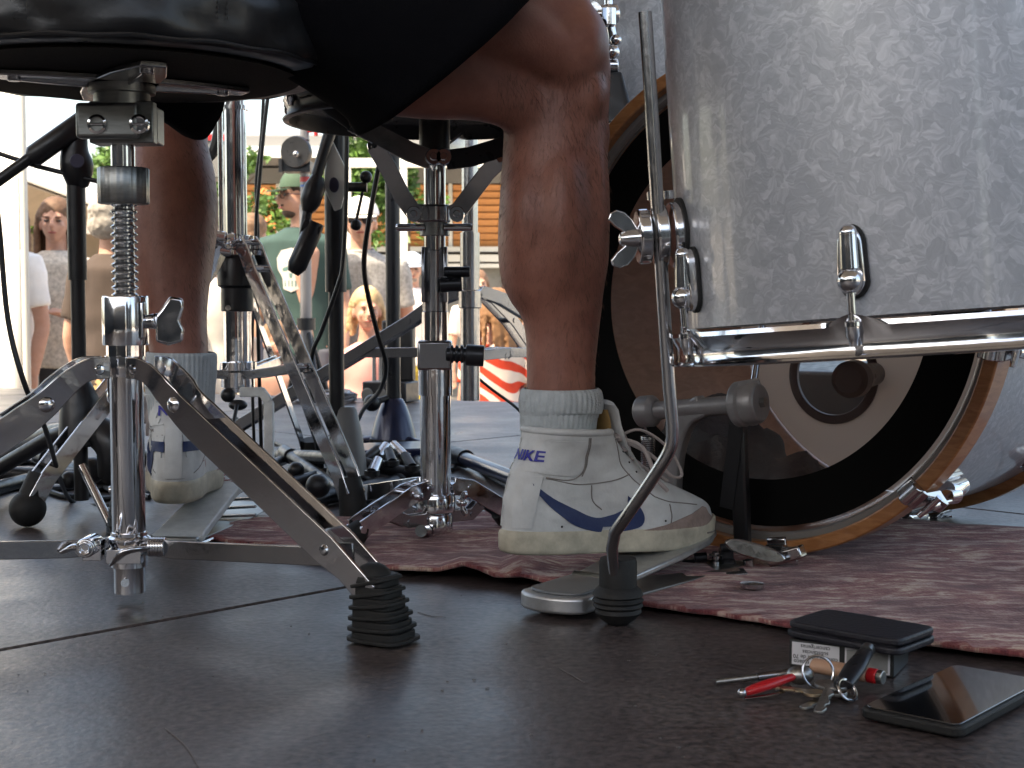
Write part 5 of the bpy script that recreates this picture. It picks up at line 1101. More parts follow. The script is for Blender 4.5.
obj('hair', fuse(G().sphere(hd-fw*.02+UP*.045, (.096,.096,.09)).sphere(hd-fw*.045-UP*.02, (.08,.08,.07)), .009, 3), mat('brown_hair', (.06,.035,.02), .8, bump=.6, bscale=80), dr)
tsg = G()
for f, s, z, r in ((0,0,.06,(.165,.165,.11)),(.02,0,.2,(.160,.155,.13)),(.05,0,.36,(.170,.165,.13)),(.06,0,.46,(.165,.15,.07))): tsg.sphere(bl(f,s,z), r)
for s in (1,-1): tsg.tube([bl(.06,.13*s,.49), bl(.08,.19*s,.40), bl(.10,.205*s,.33)], [.07,.066,.062], 16)
obj('t_shirt', fuse(tsg, .012, 4), mat('dark_t_shirt', (.03,.03,.035), .9), dr)
# hair on the shins
tree = bvh_of(bo); g = G(); rnd = random.Random(3)
for k in range(3600):
    if k % 3: y = 385-315*rnd.random()**.8; x0 = 557; Y = 1.48; hw = 60
    else: y = rnd.uniform(115, 345); x0 = 178; Y = 1.76; hw = 48
    p = at(x0+rnd.uniform(-hw, hw), y, 1.2); d = (at(x0+(p.x*0), y, Y)-p); d = V((rnd.uniform(-.35,.35),1,0)).normalized() if 0 else (at(x0+rnd.uniform(-hw,hw), y, Y)-EYE).normalized()
    h = tree.ray_cast(EYE+d*1.1, d)
    if not h[0] or h[0].y > 2: continue
    n_ = h[1]; L = rnd.uniform(.006,.011); t = (V((rnd.uniform(-.5,.5),rnd.uniform(-.3,.3),-1))); t = (t-n_*t.dot(n_)*.75).normalized(); w = n_.cross(t).normalized()*.00010
    a = g.bm.verts.new(h[0]-w); b = g.bm.verts.new(h[0]+w); c = g.bm.verts.new(h[0]+t*L*.6+n_*.002+w*.6); e = g.bm.verts.new(h[0]+t*L+n_*.0028); g.bm.faces.new((a,b,c)); g.bm.faces.new((a,c,e))
hr_ = obj('leg_hair', g, 'hairs', bo, smooth=False); hr_['kind'] = 'stuff'
# shorts
def cloth(rings, nm, wr=.006):
    g = G(); n = 72; RR = []
    for C0, A, B in rings: RR.append((V(C0), V(A), V(B)))
    m = 26; K = spline([(i, 0, 0) for i in range(len(RR))], 1)
    cs_ = spline([r[0] for r in RR], 8); as_ = spline([r[1] for r in RR], 8); bs_ = spline([r[2] for r in RR], 8); rg_ = []
    for i in range(len(cs_)):
        f = i/(len(cs_)-1); row = []
        for j in range(n):
            t = 2*pi*j/n; w = 1+wr*12*f*noise.noise(V((cos(t)*1.8, sin(t)*1.8, f*1.5)))+wr*4*noise.noise(V((cos(t)*5, sin(t)*5, f*5)))
            row.append(cs_[i]+(as_[i]*cos(t)+bs_[i]*sin(t))*w)
        rg_.append(row)
    g.loft(rg_, False); return obj(nm, g, 'shorts', dr, solid=.002, ang=180)
ct, cb2 = at(536,-22,1.44), at(366,133,1.42); cm_ = (ct+cb2)/2
cloth([((-.39,1.36,.655), (0,0,.105), (-.03,.10,0)), ((-.27,1.38,.640), (.01,0,.095), (-.03,.10,0)), (cm_.lerp(V((-.27,1.38,.64)),.40)+V((0,0,.012)), (.035,0,.098), (-.02,.095,0)), (cm_, (ct-cb2)/2, (-.040,.088,.0))], 'shorts_leg')
lt, lb_ = at(215,20,1.66), at(182,132,1.62); lm = (lt+lb_)/2
cloth([((-.42,1.42,.65), (0,0,.10), (.09,.03,0)), ((-.42,1.52,.63), (0,0,.10), (.06,.02,0)), ((lm.x-.006,1.63,lm.z+.012), (0,-.01,.085), (.040,.0,0))], 'shorts_leg')
g = G(); g.sphere((-.385,1.375,.655), (.165,.165,.075)); g.sphere((-.385,1.375,.70), (.155,.155,.10)); g.sphere((-.30,1.37,.63),(.11,.10,.085)); obj('shorts_seat', fuse(g, .012, 4), 'shorts', dr)
# socks and shoes
hx, tx_ = at(497,548,1.42), at(698,540,1.59); hx.z -= .004; fd = (tx_-hx).normalized(); Lr = (tx_-hx).length
sy = UP.cross(fd).normalized(); MR = Matrix((fd, sy, fd.cross(sy))).transposed().to_4x4(); MR.translation = hx-sy*.012
scl = Lr/.285; MR = MR@Matrix.Diagonal((scl*1.0, scl, .90, 1))
shoe(dr, MR, -1)
a = at(561,440,1.475); sock(dr, [at(556,452,1.475), at(558,432,1.475), at(559,412,1.475), at(560,406,1.475)], [.036,.0385,.0405,.0405]); sk = sock(dr, [at(560,413,1.475), at(560,409,1.475), at(561,401,1.475), at(561,391,1.475), at(561,388,1.475)], [.0395,.0425,.0435,.0415,.0385], 'sock_cuff')
h_ = bvh_of(sk)
bm = text_mesh('AP', .013, True, .0008); dice(bm, .003); q = at(583,418,1.2); e_ = (at(583,418,1.5)-EYE).normalized(); M_ = mtx(q, V((1,0,.25)), V((-.25,0,1)))
sk2 = [o for o in dr.children if o.name.startswith('sock') and 'cuff' not in o.name][0]
bb = project(bm, M_, (0,1,0), bvh_of(sk2), .0012, .0005); obj('sock_lettering', bb, 'ink', sk2)
hx = at(179,501,1.690); fd = V((-.17,.985,-.03)).normalized(); sy = UP.cross(fd).normalized(); ML_ = Matrix((fd, sy, fd.cross(sy))).transposed().to_4x4(); ML_.translation = hx+V((-.006,0,-.004)); ML_ = ML_@Matrix.Scale(1.02, 4)
shoe(dr, ML_, 1)
sock(dr, [at(181,420,1.758), at(181,392,1.758), at(181,372,1.758), at(181,356,1.758), at(181,352,1.758)], [.038,.041,.0425,.043,.040])
# ================================================================ PLACE BEYOND THE STAGE
GZ = -.86
def leafm(name, c1, c2):
    m = mat(name, c1, .5, 0, .4); n, L, b = nodes(m); oi = n.new('ShaderNodeTexCoord'); t = n.new('ShaderNodeTexNoise'); t.inputs['Scale'].default_value = 3; t.inputs['Detail'].default_value = 4
    L.new(oi.outputs['Object'], t.inputs[0]); r = ramp(n, [(.35, c2), (.65, c1)]); L.new(t.outputs[0], r.inputs[0]); L.new(r.outputs[0], b.inputs['Base Color'])
    b.inputs['Transmission Weight'].default_value = 0; b.inputs['Subsurface Weight'].default_value = .0
    return m
M['leaf'] = leafm('green_leaf', (.10,.19,.035), (.035,.085,.018)); M['leaf2'] = leafm('lime_leaf', (.17,.24,.05), (.08,.13,.025)); M['bark'] = mat('bark', (.12,.08,.05), .9, var=.3)
M['flower'] = mat('orange_petal', (.70,.22,.06), .6)
def foliage(parent, blobs, n, size, m, seed, kind='foliage', flowers=0):
    r = random.Random(seed); g = G(); gf = G()
    tot = sum(b[1][0]*b[1][1]*b[1][2] for b in blobs)
    for c, R in blobs:
        for k in range(int(n*R[0]*R[1]*R[2]/tot)):
            d = V((r.gauss(0,1), r.gauss(0,1), r.gauss(0,1))).normalized()*(r.random()**.45); p = V(c)+V((d.x*R[0], d.y*R[1], d.z*R[2])); 
            if noise.noise(p*2.2+V((seed,0,0))) < -.18: continue
            a = V((r.gauss(0,1), r.gauss(0,1), r.gauss(0,.7))).normalized(); b = a.cross(V((r.gauss(0,1), r.gauss(0,1), r.gauss(0,1)))).normalized(); s = size*r.uniform(.6,1.3); t = gf if (flowers and r.random() < flowers) else g
            v = [t.bm.verts.new(q) for q in (p-a*s, p+b*s*.45, p+a*s, p-b*s*.45)]; t.bm.faces.new(v)
    o = obj(kind, g, m, parent, smooth=False); o['kind'] = 'stuff'
    if flowers: o2 = obj('blossom', gf, 'flower', parent, smooth=False); o2['kind'] = 'stuff'
    else: gf.bm.free()
    return o
# ---- pavilion with orange wooden blinds
BY = 17.0; s_ = BY/F; bx0, bx1 = at(186,300,BY).x, at(800,300,BY).x
pv = thing('pavilion', ((bx0+bx1)/2, BY, GZ), 'low pavilion with orange wooden blinds under a grey flat roof', 'building')
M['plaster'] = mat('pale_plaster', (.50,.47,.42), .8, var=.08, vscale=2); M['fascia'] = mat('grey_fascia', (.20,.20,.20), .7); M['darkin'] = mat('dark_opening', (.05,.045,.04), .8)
yz = lambda y, Y=BY: at(512, y, Y).z
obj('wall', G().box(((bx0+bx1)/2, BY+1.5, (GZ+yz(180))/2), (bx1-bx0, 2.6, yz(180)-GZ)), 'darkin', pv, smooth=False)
obj('roof', G().box(((bx0+bx1)/2, BY+1.0, (yz(146)+yz(166))/2), (bx1-bx0+.8, 4.4, yz(146)-yz(166))), mat('grey_roof', (.20,.20,.20), .8), pv, smooth=False, bevel=.02)
obj('roof_edge', G().box(((bx0+bx1)/2, BY-1.24, yz(163)), (bx1-bx0+.8, .06, .12)), mat('white_edge', (.7,.7,.68), .5), pv, smooth=False)
obj('lintel', G().box(((bx0+bx1)/2, BY+.1, (yz(170)+yz(182))/2), (bx1-bx0, .3, yz(168)-yz(183))), 'fascia', pv, smooth=False)
M['wframe'] = mat('white_frame', (.62,.62,.58), .5)
x = bx0+.1; k = 0; zt, zb = yz(184), yz(247); pw = 1.02
slat_me = None
while x < bx1-.2:
    obj('mullion', G().box((x, BY-.02, (zt+zb)/2), (.045, .09, zt-zb)), 'wframe', pv, smooth=False)
    ns = 9; ph_ = (zt-zb)/ns
    for j in range(ns):
        z = zb+ph_*(j+.5)
        if slat_me is None:
            g = G().box((0,0,0), (pw-.06, .022, ph_*.86), Matrix.Rotation(.35,3,'X')); me_o = obj('blind_slat', g, 'shutter', None, smooth=False); slat_me = me_o.data; bpy.data.objects.remove(me_o)
        o = bpy.data.objects.new('blind_slat', slat_me); C.objects.link(o); o.parent = pv; o.location = V((x+pw/2, BY+.01, z))-pv.location
    x += pw; k += 1
for i, (a, b, w) in enumerate(((247,252,.10),(255,262,.16),(264,268,.10))):
    obj('sill_board', G().box(((bx0+bx1)/2, BY-.06-.02*i, (yz(a)+yz(b))/2), (bx1-bx0, w, yz(a)-yz(b))), 'wframe', pv, smooth=False)
obj('lower_wall', G().box(((bx0+bx1)/2, BY+.1, (GZ+yz(268))/2), (bx1-bx0, .2, yz(268)-GZ)), mat('grey_lower_wall', (.16,.16,.15), .8, var=.2), pv, smooth=False)
# ---- distant white house behind the left tent, and tree line
hs = thing('white_house', (-14, 46, GZ), 'pale distant house wall behind the tent at the left', 'building')
obj('wall', G().box((-14,46,GZ+1.9), (13,6,3.8)), 'plaster', hs, smooth=False); obj('roof', G().prism([(-7,0),(7,0),(0,1.6)], 7, mtx((-14,46,GZ+3.8),(1,0,0),(0,0,1))), mat('clay_roof', (.34,.17,.11), .8), hs, smooth=False)
for i in range(4): 
    w = obj('window', G().box((-18.5+3*i,42.96,GZ+2.0), (1.1,.08,1.3)), 'wframe', hs, smooth=False); obj('pane', G().box((-18.5+3*i,42.9,GZ+2.0), (.9,.04,1.1)), mat('window_glass', (.05,.06,.07), .08), w, smooth=False)
def tree(px, py, Y, R, seed, lab, m='leaf', n=2600, size=.10, fl_=0):
    c = at(px, py, Y); t = thing('tree', (c.x,c.y,GZ), lab, 'tree', 'trees beyond the stage'); g = G()
    g.tube([(c.x,c.y,GZ),(c.x+.05,c.y,GZ+(c.z-GZ)*.5),(c.x,c.y,c.z)], [.10*R,.07*R,.03*R], 10, 3)
    for k in range(5): a = k*1.3; g.tube([(c.x,c.y,c.z-R*.5),(c.x+cos(a)*R*.4,c.y+sin(a)*R*.4,c.z),(c.x+cos(a)*R*.7,c.y+sin(a)*R*.7,c.z+R*.3)], [.04*R,.03*R,.01*R], 8)
    obj('trunk', g, 'bark', t); r = random.Random(seed); bl_ = [((c.x+r.uniform(-.6,.6)*R, c.y+r.uniform(-.5,.5)*R, c.z+r.uniform(-.5,.6)*R), (R*.55,R*.5,R*.42)) for _ in range(8)]
    foliage(t, bl_, n, size, m, seed, 'crown', fl_)
tree(238, 232, 13.5, .72, 3, 'green shrub-like tree with orange blossoms beyond the hi-hat tube', 'leaf', 4200, .060, .10)
tree(222, 190, 15.2, .50, 5, 'small green tree touching the pavilion roof behind the hi-hat tube', 'leaf', 2400, .060)
tree(30, 232, 20, .7, 9, 'lime green bush below the shaded tent', 'leaf2', 2600, .08)
tree(118, 168, 40, 1.0, 12, 'far small green tree showing beside the throne post', 'leaf', 1800, .12)
cp = thing('climbing_plant', (at(372,200,15.6).x, 15.6, GZ), 'climbing plant hanging over the pavilion blinds in the middle', 'plant')
r_ = random.Random(4); bl_ = []
for (px_, py_, R) in ((352,160,.30),(372,168,.32),(392,180,.30),(360,190,.28),(350,214,.24),(372,235,.18),(404,205,.26),(418,222,.22),(400,172,.26),(422,160,.2),(340,180,.25),(440,205,.13),(378,205,.22)):
    c = at(px_, py_, 15.6); bl_.append(((c.x,c.y,c.z), (R,R*.7,R*1.1)))
foliage(cp, bl_, 5200, .050, 'leaf', 8)
g = G()
for px_ in (350,372,396,412): c = at(px_,200,15.8); g.tube([(c.x+.1,15.75,GZ+.02),(c.x-.05,15.75,.3),(c.x,15.8,yz(165,15.8))], .022, 8, 3)
obj('stem', g, 'bark', cp)
# white posts of the pergola
pg = thing('pergola', (at(385,300,14.6).x,14.6,GZ), 'white pergola posts and beam standing in front of the blinds', 'pergola')
for px_ in (348,404,470,532): c = at(px_,250,14.6); obj('post', G().box((c.x,c.y,(GZ+yz(165,14.6))/2), (.07,.07,yz(165,14.6)-GZ)), 'wframe', pg, smooth=False)
a, b = at(330,166,14.6), at(560,166,14.6); obj('beam', G().box(((a.x+b.x)/2,14.6,yz(163,14.6)), (b.x-a.x,.09,.09)), 'wframe', pg, smooth=False)
# ---- gazebo with its shade coloured brown underneath and white tent wall at the left
gz_ = thing('gazebo', at(40,300,11), 'open market tent with brown-grey shade painted underneath at the left', 'tent'); gz_.location.z = GZ; bpy.context.view_layer.update()
A = at(-60,148,9.5); B = at(112,212,13.0); Cc = V((B.x-.6, B.y+3.2, B.z+.05)); D = V((A.x-1.2, A.y+4.5, A.z-.25)); Pk = (A+B+Cc+D)/4+UP*.55
M['canvas'] = mat('white_canvas', (.72,.70,.66), .8); M['shade_canvas'] = mat('canvas_shade_brown', (.27,.22,.17), .9, var=.12, vscale=2)  # the brown is the shade under the white canvas, as colour
g = G(); vv = [g.bm.verts.new(p) for p in (A,B,Cc,D,Pk)]
for i in range(4): g.bm.faces.new((vv[i],vv[(i+1) % 4],vv[4]))
obj('roof_canvas', g, 'canvas', gz_, smooth=False, solid=.02)
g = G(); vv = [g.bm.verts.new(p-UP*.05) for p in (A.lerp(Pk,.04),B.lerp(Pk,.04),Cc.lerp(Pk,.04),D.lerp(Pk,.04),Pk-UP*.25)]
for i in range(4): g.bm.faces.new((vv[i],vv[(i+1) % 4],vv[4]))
obj('roof_underside_shade', g, 'shade_canvas', gz_, smooth=False, solid=.01)
for p in (B,Cc,D): obj('post', G().cyl((p.x,p.y,GZ),(p.x,p.y,p.z-.02),.035), 'shade_canvas', gz_)
a_, b_ = Cc+V((.1,.1,-.1)), D+V((0,.1,-.1)); g = G(); vv = [g.bm.verts.new(p) for p in (a_,b_,V((b_.x,b_.y,GZ+1.2)),V((a_.x,a_.y,GZ+1.2)))]; g.bm.faces.new(vv); obj('back_wall', g, 'shade_canvas', gz_, smooth=False, solid=.02)
tw = thing('tent_wall', at(-30,300,5.6), 'tall blank white tent panel at the far left edge', 'tent panel'); tw.location.z = GZ; bpy.context.view_layer.update()
a, b = at(-150,300,7.2), at(21,300,6.05); dx = (b-a); g = G()
n = 24; r0 = [V((a.x+dx.x*k/n, a.y+dx.y*k/n+.03*sin(k*1.3), 0)) for k in range(n+1)]
for k in range(n): g.bm.faces.new([g.bm.verts.new(V((p.x,p.y,z))) for p, z in ((r0[k],GZ),(r0[k+1],GZ),(r0[k+1],1.35),(r0[k],1.35))])
bmesh.ops.remove_doubles(g.bm, verts=g.bm.verts, dist=1e-4); obj('panel', g, mat('white_pvc', (.78,.77,.75), .5), tw, solid=.006)
obj('panel_pole', G().cyl((b.x+.02,b.y,GZ),(b.x+.02,b.y,1.37),.016), 'wframe', tw)
# ---- lighting truss behind the left calf
tr = thing('truss_tower', at(212,300,8.5), 'grey truss tower with a red strip behind the left calf', 'truss tower'); tr.location.z = GZ; bpy.context.view_layer.update()
c = at(212,250,8.5); zt = yz(150,8.5); M['trussg'] = mat('grey_truss', (.16,.16,.155), .6, .3)
for dx, dy in ((-.09,0),(.09,0),(-.09,.18),(.09,.18)): obj('chord', G().cyl((c.x+dx,c.y+dy,GZ),(c.x+dx,c.y+dy,zt),.018,n=10), 'trussg', tr)
for k in range(9):
    z = GZ+.1+k*.2; sg = 1 if k % 2 else -1; obj('brace', G().cyl((c.x-.09*sg,c.y,z),(c.x+.09*sg,c.y,z+.2),.010,n=8), 'trussg', tr)
obj('top_box', G().box((c.x,c.y+.09,zt-.06), (.30,.26,.22)), 'trussg', tr, bevel=.01); obj('red_strip', G().box((c.x+.01,c.y-.03,zt+.07), (.22,.04,.035)), 'red', tr)
# ---- speaker pole
sp = thing('speaker_pole', at(306,300,5.3), 'grey telescopic pole on tripod legs with a round horn speaker', 'speaker stand'); sp.location.z = GZ; bpy.context.view_layer.update()
c = at(306,300,5.3); z = lambda y: yz(y,5.3); M['greyp'] = mat('grey_pole', (.20,.20,.22), .35, .5)
obj('lower_tube', G().cyl((c.x,c.y,GZ+.25),(c.x,c.y,z(205)),.0215), 'greyp', sp); obj('upper_tube', G().cyl((c.x,c.y,z(205)),(c.x,c.y,z(124)),.0175), 'greyp', sp)
for k in range(10): obj('height_mark', G().lathe([(.0177,-.003),(.0182,-.003),(.0182,.003),(.0177,.003)], (c.x,c.y,z(172-3.5*k)), UP, 18), 'ink', sp)
obj('label_sleeve', G().cyl((c.x,c.y,z(176)),(c.x,c.y,z(170)),.0188), 'paper', sp); obj('label_sleeve', G().cyl((c.x,c.y,z(182)),(c.x,c.y,z(177)),.0188), 'red', sp, label='red band'); obj('label_sleeve', G().cyl((c.x,c.y,z(187)),(c.x,c.y,z(185)),.0188), mat('blue_band', (.05,.15,.45), .5), sp, label='blue band')
q = at(316,131,5.28); obj('red_knob', G().cyl((c.x,c.y,q.z),(q.x,q.y,q.z),.005), 'red', sp); obj('knob_head', G().cyl((q.x,q.y,q.z-.018),(q.x,q.y,q.z+.018),.008), 'red', sp)
h = at(296,152,5.22); g = G().lathe([(.004,-.01),(.056,-.012),(.060,.0),(.052,.03),(.030,.07),(.004,.075)], h, (.25,1,0), 32); g.box((h.x-.0,h.y+.05,h.z-.05), (.10,.09,.04)); ho = obj('horn', g, 'blackm', sp)
obj('horn_center', G().sphere(at(296,154,5.19), .012), 'chrome_worn', ho); obj('horn_bracket', G().box((h.x-.055,h.y,h.z-.05), (.012,.04,.05)), 'blackm', ho)
for a in (-.9, .6, 2.6): obj('leg', G().tube([(c.x,c.y,z(325)),(c.x+.34*cos(a),c.y+.34*sin(a),GZ+.02)], .013, 10), 'blackm', sp)
obj('leg_collar', G().cyl((c.x,c.y,z(330)),(c.x,c.y,z(318)),.034), 'blackm', sp)
# ---- flight case, pipe rollers and coil at the stage edge
ed_pt = lambda px, back=.12: (lambda t: V((t.x, t.y, 0)))(fl(px, 0, 0)) if 0 else None
def edge_pt(px, back=.15):
    d = ray(px, 400); d.z = 0; n_ = V((-en.x,-en.y,0)); t = (E0-n_*-back*0-EYE).dot(en)/d.dot(en); p = EYE+d*t; p.z = 0; return p-en*back
fc = thing('flight_case', edge_pt(412,.12), 'small black case with silver rods standing on the far stage edge', 'flight case')
c = edge_pt(411,.14); obj('case_body', G().box((c.x,c.y,.032), (.14,.10,.060), Matrix.Rotation(-.35,3,'Z')), 'blackm', fc, bevel=.004)
for k in range(3): p = c+ed*(-.05+.045*k)-en*.055; obj('roller', G().lathe([(.006,-.004),(.018,-.004),(.020,0),(.018,.004),(.006,.004)], (p.x,p.y,.024), en, 20), 'trussg', fc)
for k in range(4): p = c+ed*(-.055+.022*k); obj('silver_rod', G().cyl((p.x,p.y,.06),(p.x,p.y,.185),.0065,n=10), 'chrome_worn', fc)
obj('case_lid', G().box((c.x+.02,c.y+.04,.15), (.10,.03,.18), Matrix.Rotation(-.35,3,'Z')), 'black', fc, bevel=.006)
co = edge_pt(358,.22); g = G(); P = []
for k in range(150): a = k*.26; rr = .085+.012*sin(k*.9); P.append((co.x+rr*cos(a), co.y+rr*.8*sin(a), .006+.0032*(k/20)+.003*sin(k*1.7)))
tag(obj('cable_coil', G().tube(P, .0045, 6), 'greyp'), 'grey cable coiled on the far stage edge under the girl in pink', 'cable')
# ================================================================ PEOPLE
def human(px, ytop, Y, yaw, lab, hair='short', hc=(.06,.035,.02), top=('tee',(.5,.5,.5)), bottom=('trousers',(.1,.1,.12)), arms='down', build=1.0, cap=None, glasses=0, beard=0, skinc='face', print_=None, cup=None, child=0, group='people watching from the ground', shoes=(.05,.05,.05), tex=None, h=None, turn=0):
    zt = at(px, ytop, Y).z; h = h or (zt-GZ-(.02 if cap else .012)); k = h/1.76; c = at(px, 300, Y)
    R = Matrix.Translation((c.x,c.y,GZ))@Matrix.Rotation(radians(yaw),4,'Z')@Matrix.Diagonal((k*build if not child else k*.95, k*build if not child else k*.95, k, 1))
    hs = 1.0 if not child else 1.16        # children have larger heads for their height
    t = thing('person', (c.x,c.y,GZ), lab, 'person', group)
    hz_ = 1.76-.125*hs                       # head centre
    sk = M[skinc]; g = G(); nz = hz_-.115*hs
    for cc, rr in (((0,.012,.028),(.074,.094,.088)),((0,-.030,-.030),(.058,.064,.062)),((0,-.045,-.072),(.032,.036,.028)),((.072,.01,-.012),(.012,.020,.030)),((-.072,.01,-.012),(.012,.020,.030)),((.036,-.066,-.022),(.020,.018,.018)),((-.036,-.066,-.022),(.020,.018,.018))):
        g.sphere((cc[0]*hs,cc[1]*hs,hz_+cc[2]*hs), [a*hs for a in rr], 18, 12)
    g.tube([(0,-.088*hs,hz_+.012*hs),(0,-.112*hs,hz_-.022*hs),(0,-.096*hs,hz_-.036*hs)], [.009*hs,.0145*hs,.010*hs], 10, 2)
    for s in (-1,1): g.sphere((s*.030*hs,-.084*hs,hz_+.024*hs), (.018*hs,.010*hs,.008*hs), 10, 8)
    g.sphere((0,-.090*hs,hz_-.052*hs), (.022*hs,.012*hs,.010*hs), 10, 8)
    g.tube([(0,.012,hz_-.06*hs),(0,.015,nz-.01),(0,.02,1.42)], [.052,.052,.062], 16, 2)
    el = lambda z, a, b, y=0: [V((a*cos(2*pi*j/24), y+b*sin(2*pi*j/24), z)) for j in range(24)]
    sc_ = 1.43 if not child else 1.36
    g.loft([el(.90,.15,.10),el(1.0,.14,.095),el(1.12,.125,.085),el(1.28,.15,.10),el(1.38,.165,.095),el(sc_+.02,.11,.07,.01),el(sc_+.055,.06,.06,.015)])
    trans(g, Matrix.Rotation(radians(turn),4,'Z')) if turn else 0
    RB = R; E = {}
    for s in (-1,1):
        sh = V((s*.175,.01,sc_-.03)); a = arms if isinstance(arms, str) else arms[0 if s < 0 else 1]
        if a == 'down': e, w, f_ = V((s*.225,.03,1.12)), V((s*.235,-.04,.88)), V((0,-.15,-1))
        elif a == 'cup': e, w, f_ = V((s*.225,.04,1.13)), V((s*.09,-.22,1.17)), V((-s*.8,-.4,.25))
        elif a == 'low': e, w, f_ = V((s*.23,.03,1.12)), V((s*.07,-.18,1.02)), V((-s*.9,-.3,-.1))
        elif a == 'fold': e, w, f_ = V((s*.225,.02,1.14)), V((-s*.02,-.17,1.17)), V((-s*1,-.05,.15))
        elif a == 'face': e, w, f_ = V((s*.22,-.06,1.16)), V((s*.08,-.20,1.42)), V((-s*.2,-.1,1))
        E[s] = (sh,e,w); g.tube([sh-V((s*.05,0,0)), sh, sh.lerp(e,.5), e, e.lerp(w,.35), w], [.05,.052,.043,.036,.036,.024], 14, 2)
        f_.normalize(); q1 = f_.cross(V((0,0,1)) if abs(f_.z) < .8 else V((0,1,0))).normalized(); q2 = f_.cross(q1); 
        g.tube([w, w+f_*.03, w+f_*.085], [.024,.032,.030], 12, 2, flat=.62, up=q2)
        for i in range(4):
            o_ = (i-1.5)*.0165; L_ = (.062,.075,.070,.055)[i]; b = w+f_*.085+q1*o_; cu = q2*(.030 if a != 'down' else .012); g.tube([b-f_*.02, b+f_*L_*.5+cu*.3, b+f_*L_+cu], [.0095,.009,.008], 8, 2)
        b = w+f_*.04; g.tube([b, b-q1*.030+f_*.02, b-q1*.040+f_*.055+q2*.01], [.012,.0105,.009], 8, 2)
        g.tube([(s*.085,0,.95),(s*.095,-.01,.52),(s*.095,.02,.10),(s*.095,.02,.05)], [.09,.058,.038,.036], 14, 3)
        g.tube([(s*.095,.035,.045),(s*.10,-.05,.04),(s*.105,-.15,.028)], [.038,.038,.028], 12, 2, flat=.75)
    bd = fuse(trans(g, R), .0085*max(k,.8), 2); obj('body', bd, sk, t, ang=180)
    R = RB@Matrix.Rotation(radians(turn),4,'Z')
    P = lambda x, y, z: R@V((x*hs, y*hs, hz_+z*hs))
    for s in (-1,1):
        if glasses != 2:
            obj('eye', trans(G().sphere((s*.030*hs,-.088*hs,hz_+.004*hs), (.013*hs,.008*hs,.0065*hs) if not child else (.009,.006,.005), 10, 8), R), 'brown_eye', t)
        if not child: obj('eyebrow', trans(G().tube([(s*.016*hs,-.096*hs,hz_+.022*hs),(s*.045*hs,-.084*hs,hz_+.024*hs)], .0035*hs, 6), R), mat('brow', tuple(c_*.9 for c_ in hc), .9), t)
    obj('mouth', trans(G().sphere((0,-.098*hs,hz_-.054*hs), (.022*hs,.006*hs,.0065*hs if not beard else .006), 10, 8), R), mat('lips', (.34,.10,.08), .5), t)
    if glasses:
        g = G()
        for s in (-1,1):
            if glasses == 2: g.sphere((s*.033*hs,-.096*hs,hz_+.005*hs), (.028*hs,.008*hs,.020*hs), 14, 8)
            else: g.tube([V((s*.033*hs+.024*hs*cos(a*pi/8), -.102*hs, hz_+.004*hs+.018*hs*sin(a*pi/8))) for a in range(16)], .0022, 6, closed=True, cap=False)
            g.tube([(s*.056*hs,-.096*hs,hz_+.008*hs),(s*.078*hs,.01,hz_+.006*hs)], .0025, 6)
        g.tube([(-.012*hs,-.104*hs,hz_+.008*hs),(.012*hs,-.104*hs,hz_+.008*hs)], .0025, 6); obj('sunglasses' if glasses == 2 else 'glasses', trans(g, R), mat('dark_lens', (.03,.025,.03), .15), t)
    hm = mat('hair', hc, .7, bump=.8, bscale=60, var=.35, vscale=30)
    def strands(g, seed, n, z0, z1):
        r = random.Random(seed)
        for i in range(n):
            a = r.uniform(-.15, pi+.15); x, y = .086*cos(a), .02+.088*sin(a); zz = z1+r.uniform(-.05,.03)
            g.tube([V((x*hs*.9,y*hs*.9,hz_+.06*hs)), V((x*hs*1.08,y*hs*1.05,hz_-.02*hs)), V(((x*1.15+r.uniform(-.02,.02))*hs,(y*1.0+r.uniform(-.02,.02))*hs,hz_+zz*hs))], [.016*hs,.018*hs,.007*hs], 6, 2)
    if hair:
        g = G(); g.sphere((0,.020*hs,hz_+.050*hs), (.086*hs,.098*hs,.084*hs), 20, 14); g.sphere((0,.055*hs,hz_-.005*hs), (.076*hs,.062*hs,.075*hs), 16, 12)
        if hair == 'long': strands(g, int(px), 26, 0, -.20)
        if hair == 'bob': strands(g, int(px), 24, 0, -.10)
        if hair == 'bun': g.sphere((0,.10*hs,hz_+.07*hs), .04*hs, 12, 8)
        hm_ = fuse(trans(g, R), .008, 1)
        for v in hm_.bm.verts: v.co += V((1,1,1))*.004*noise.noise(v.co*70)
        obj('hair', hm_, hm, t)
    if beard:
        g = G(); g.sphere((0,-.045*hs,hz_-.075*hs), (.038*hs,.040*hs,.026*hs), 14, 10); g.sphere((0,-.094*hs,hz_-.043*hs), (.026*hs,.008*hs,.006*hs), 10, 6)
        obj('beard', trans(g, R), hm, t)
    if cap:
        g = G(); rg_ = []
        for a in range(9):
            ph = a/8*pi/2; rg_.append([V((.092*hs*cos(ph)*cos(2*pi*j/28), .012+.106*hs*cos(ph)*sin(2*pi*j/28), hz_+.040*hs+.098*hs*sin(ph))) for j in range(28)])
        g.loft(rg_[:-1]+[[V((.004*cos(2*pi*j/28),.012+.004*sin(2*pi*j/28),hz_+.138*hs)) for j in range(28)]]); cm_ = mat('cap_cloth', cap, .85, bump=.3, bscale=400)
        co_ = obj('cap', trans(g, R), cm_, t)
        g = G(); br = []
        for u in range(9):
            a = -pi+pi*u/8; br.append((.080*hs*cos(a), (.085+.085*sin(-a)*1.0)*hs))
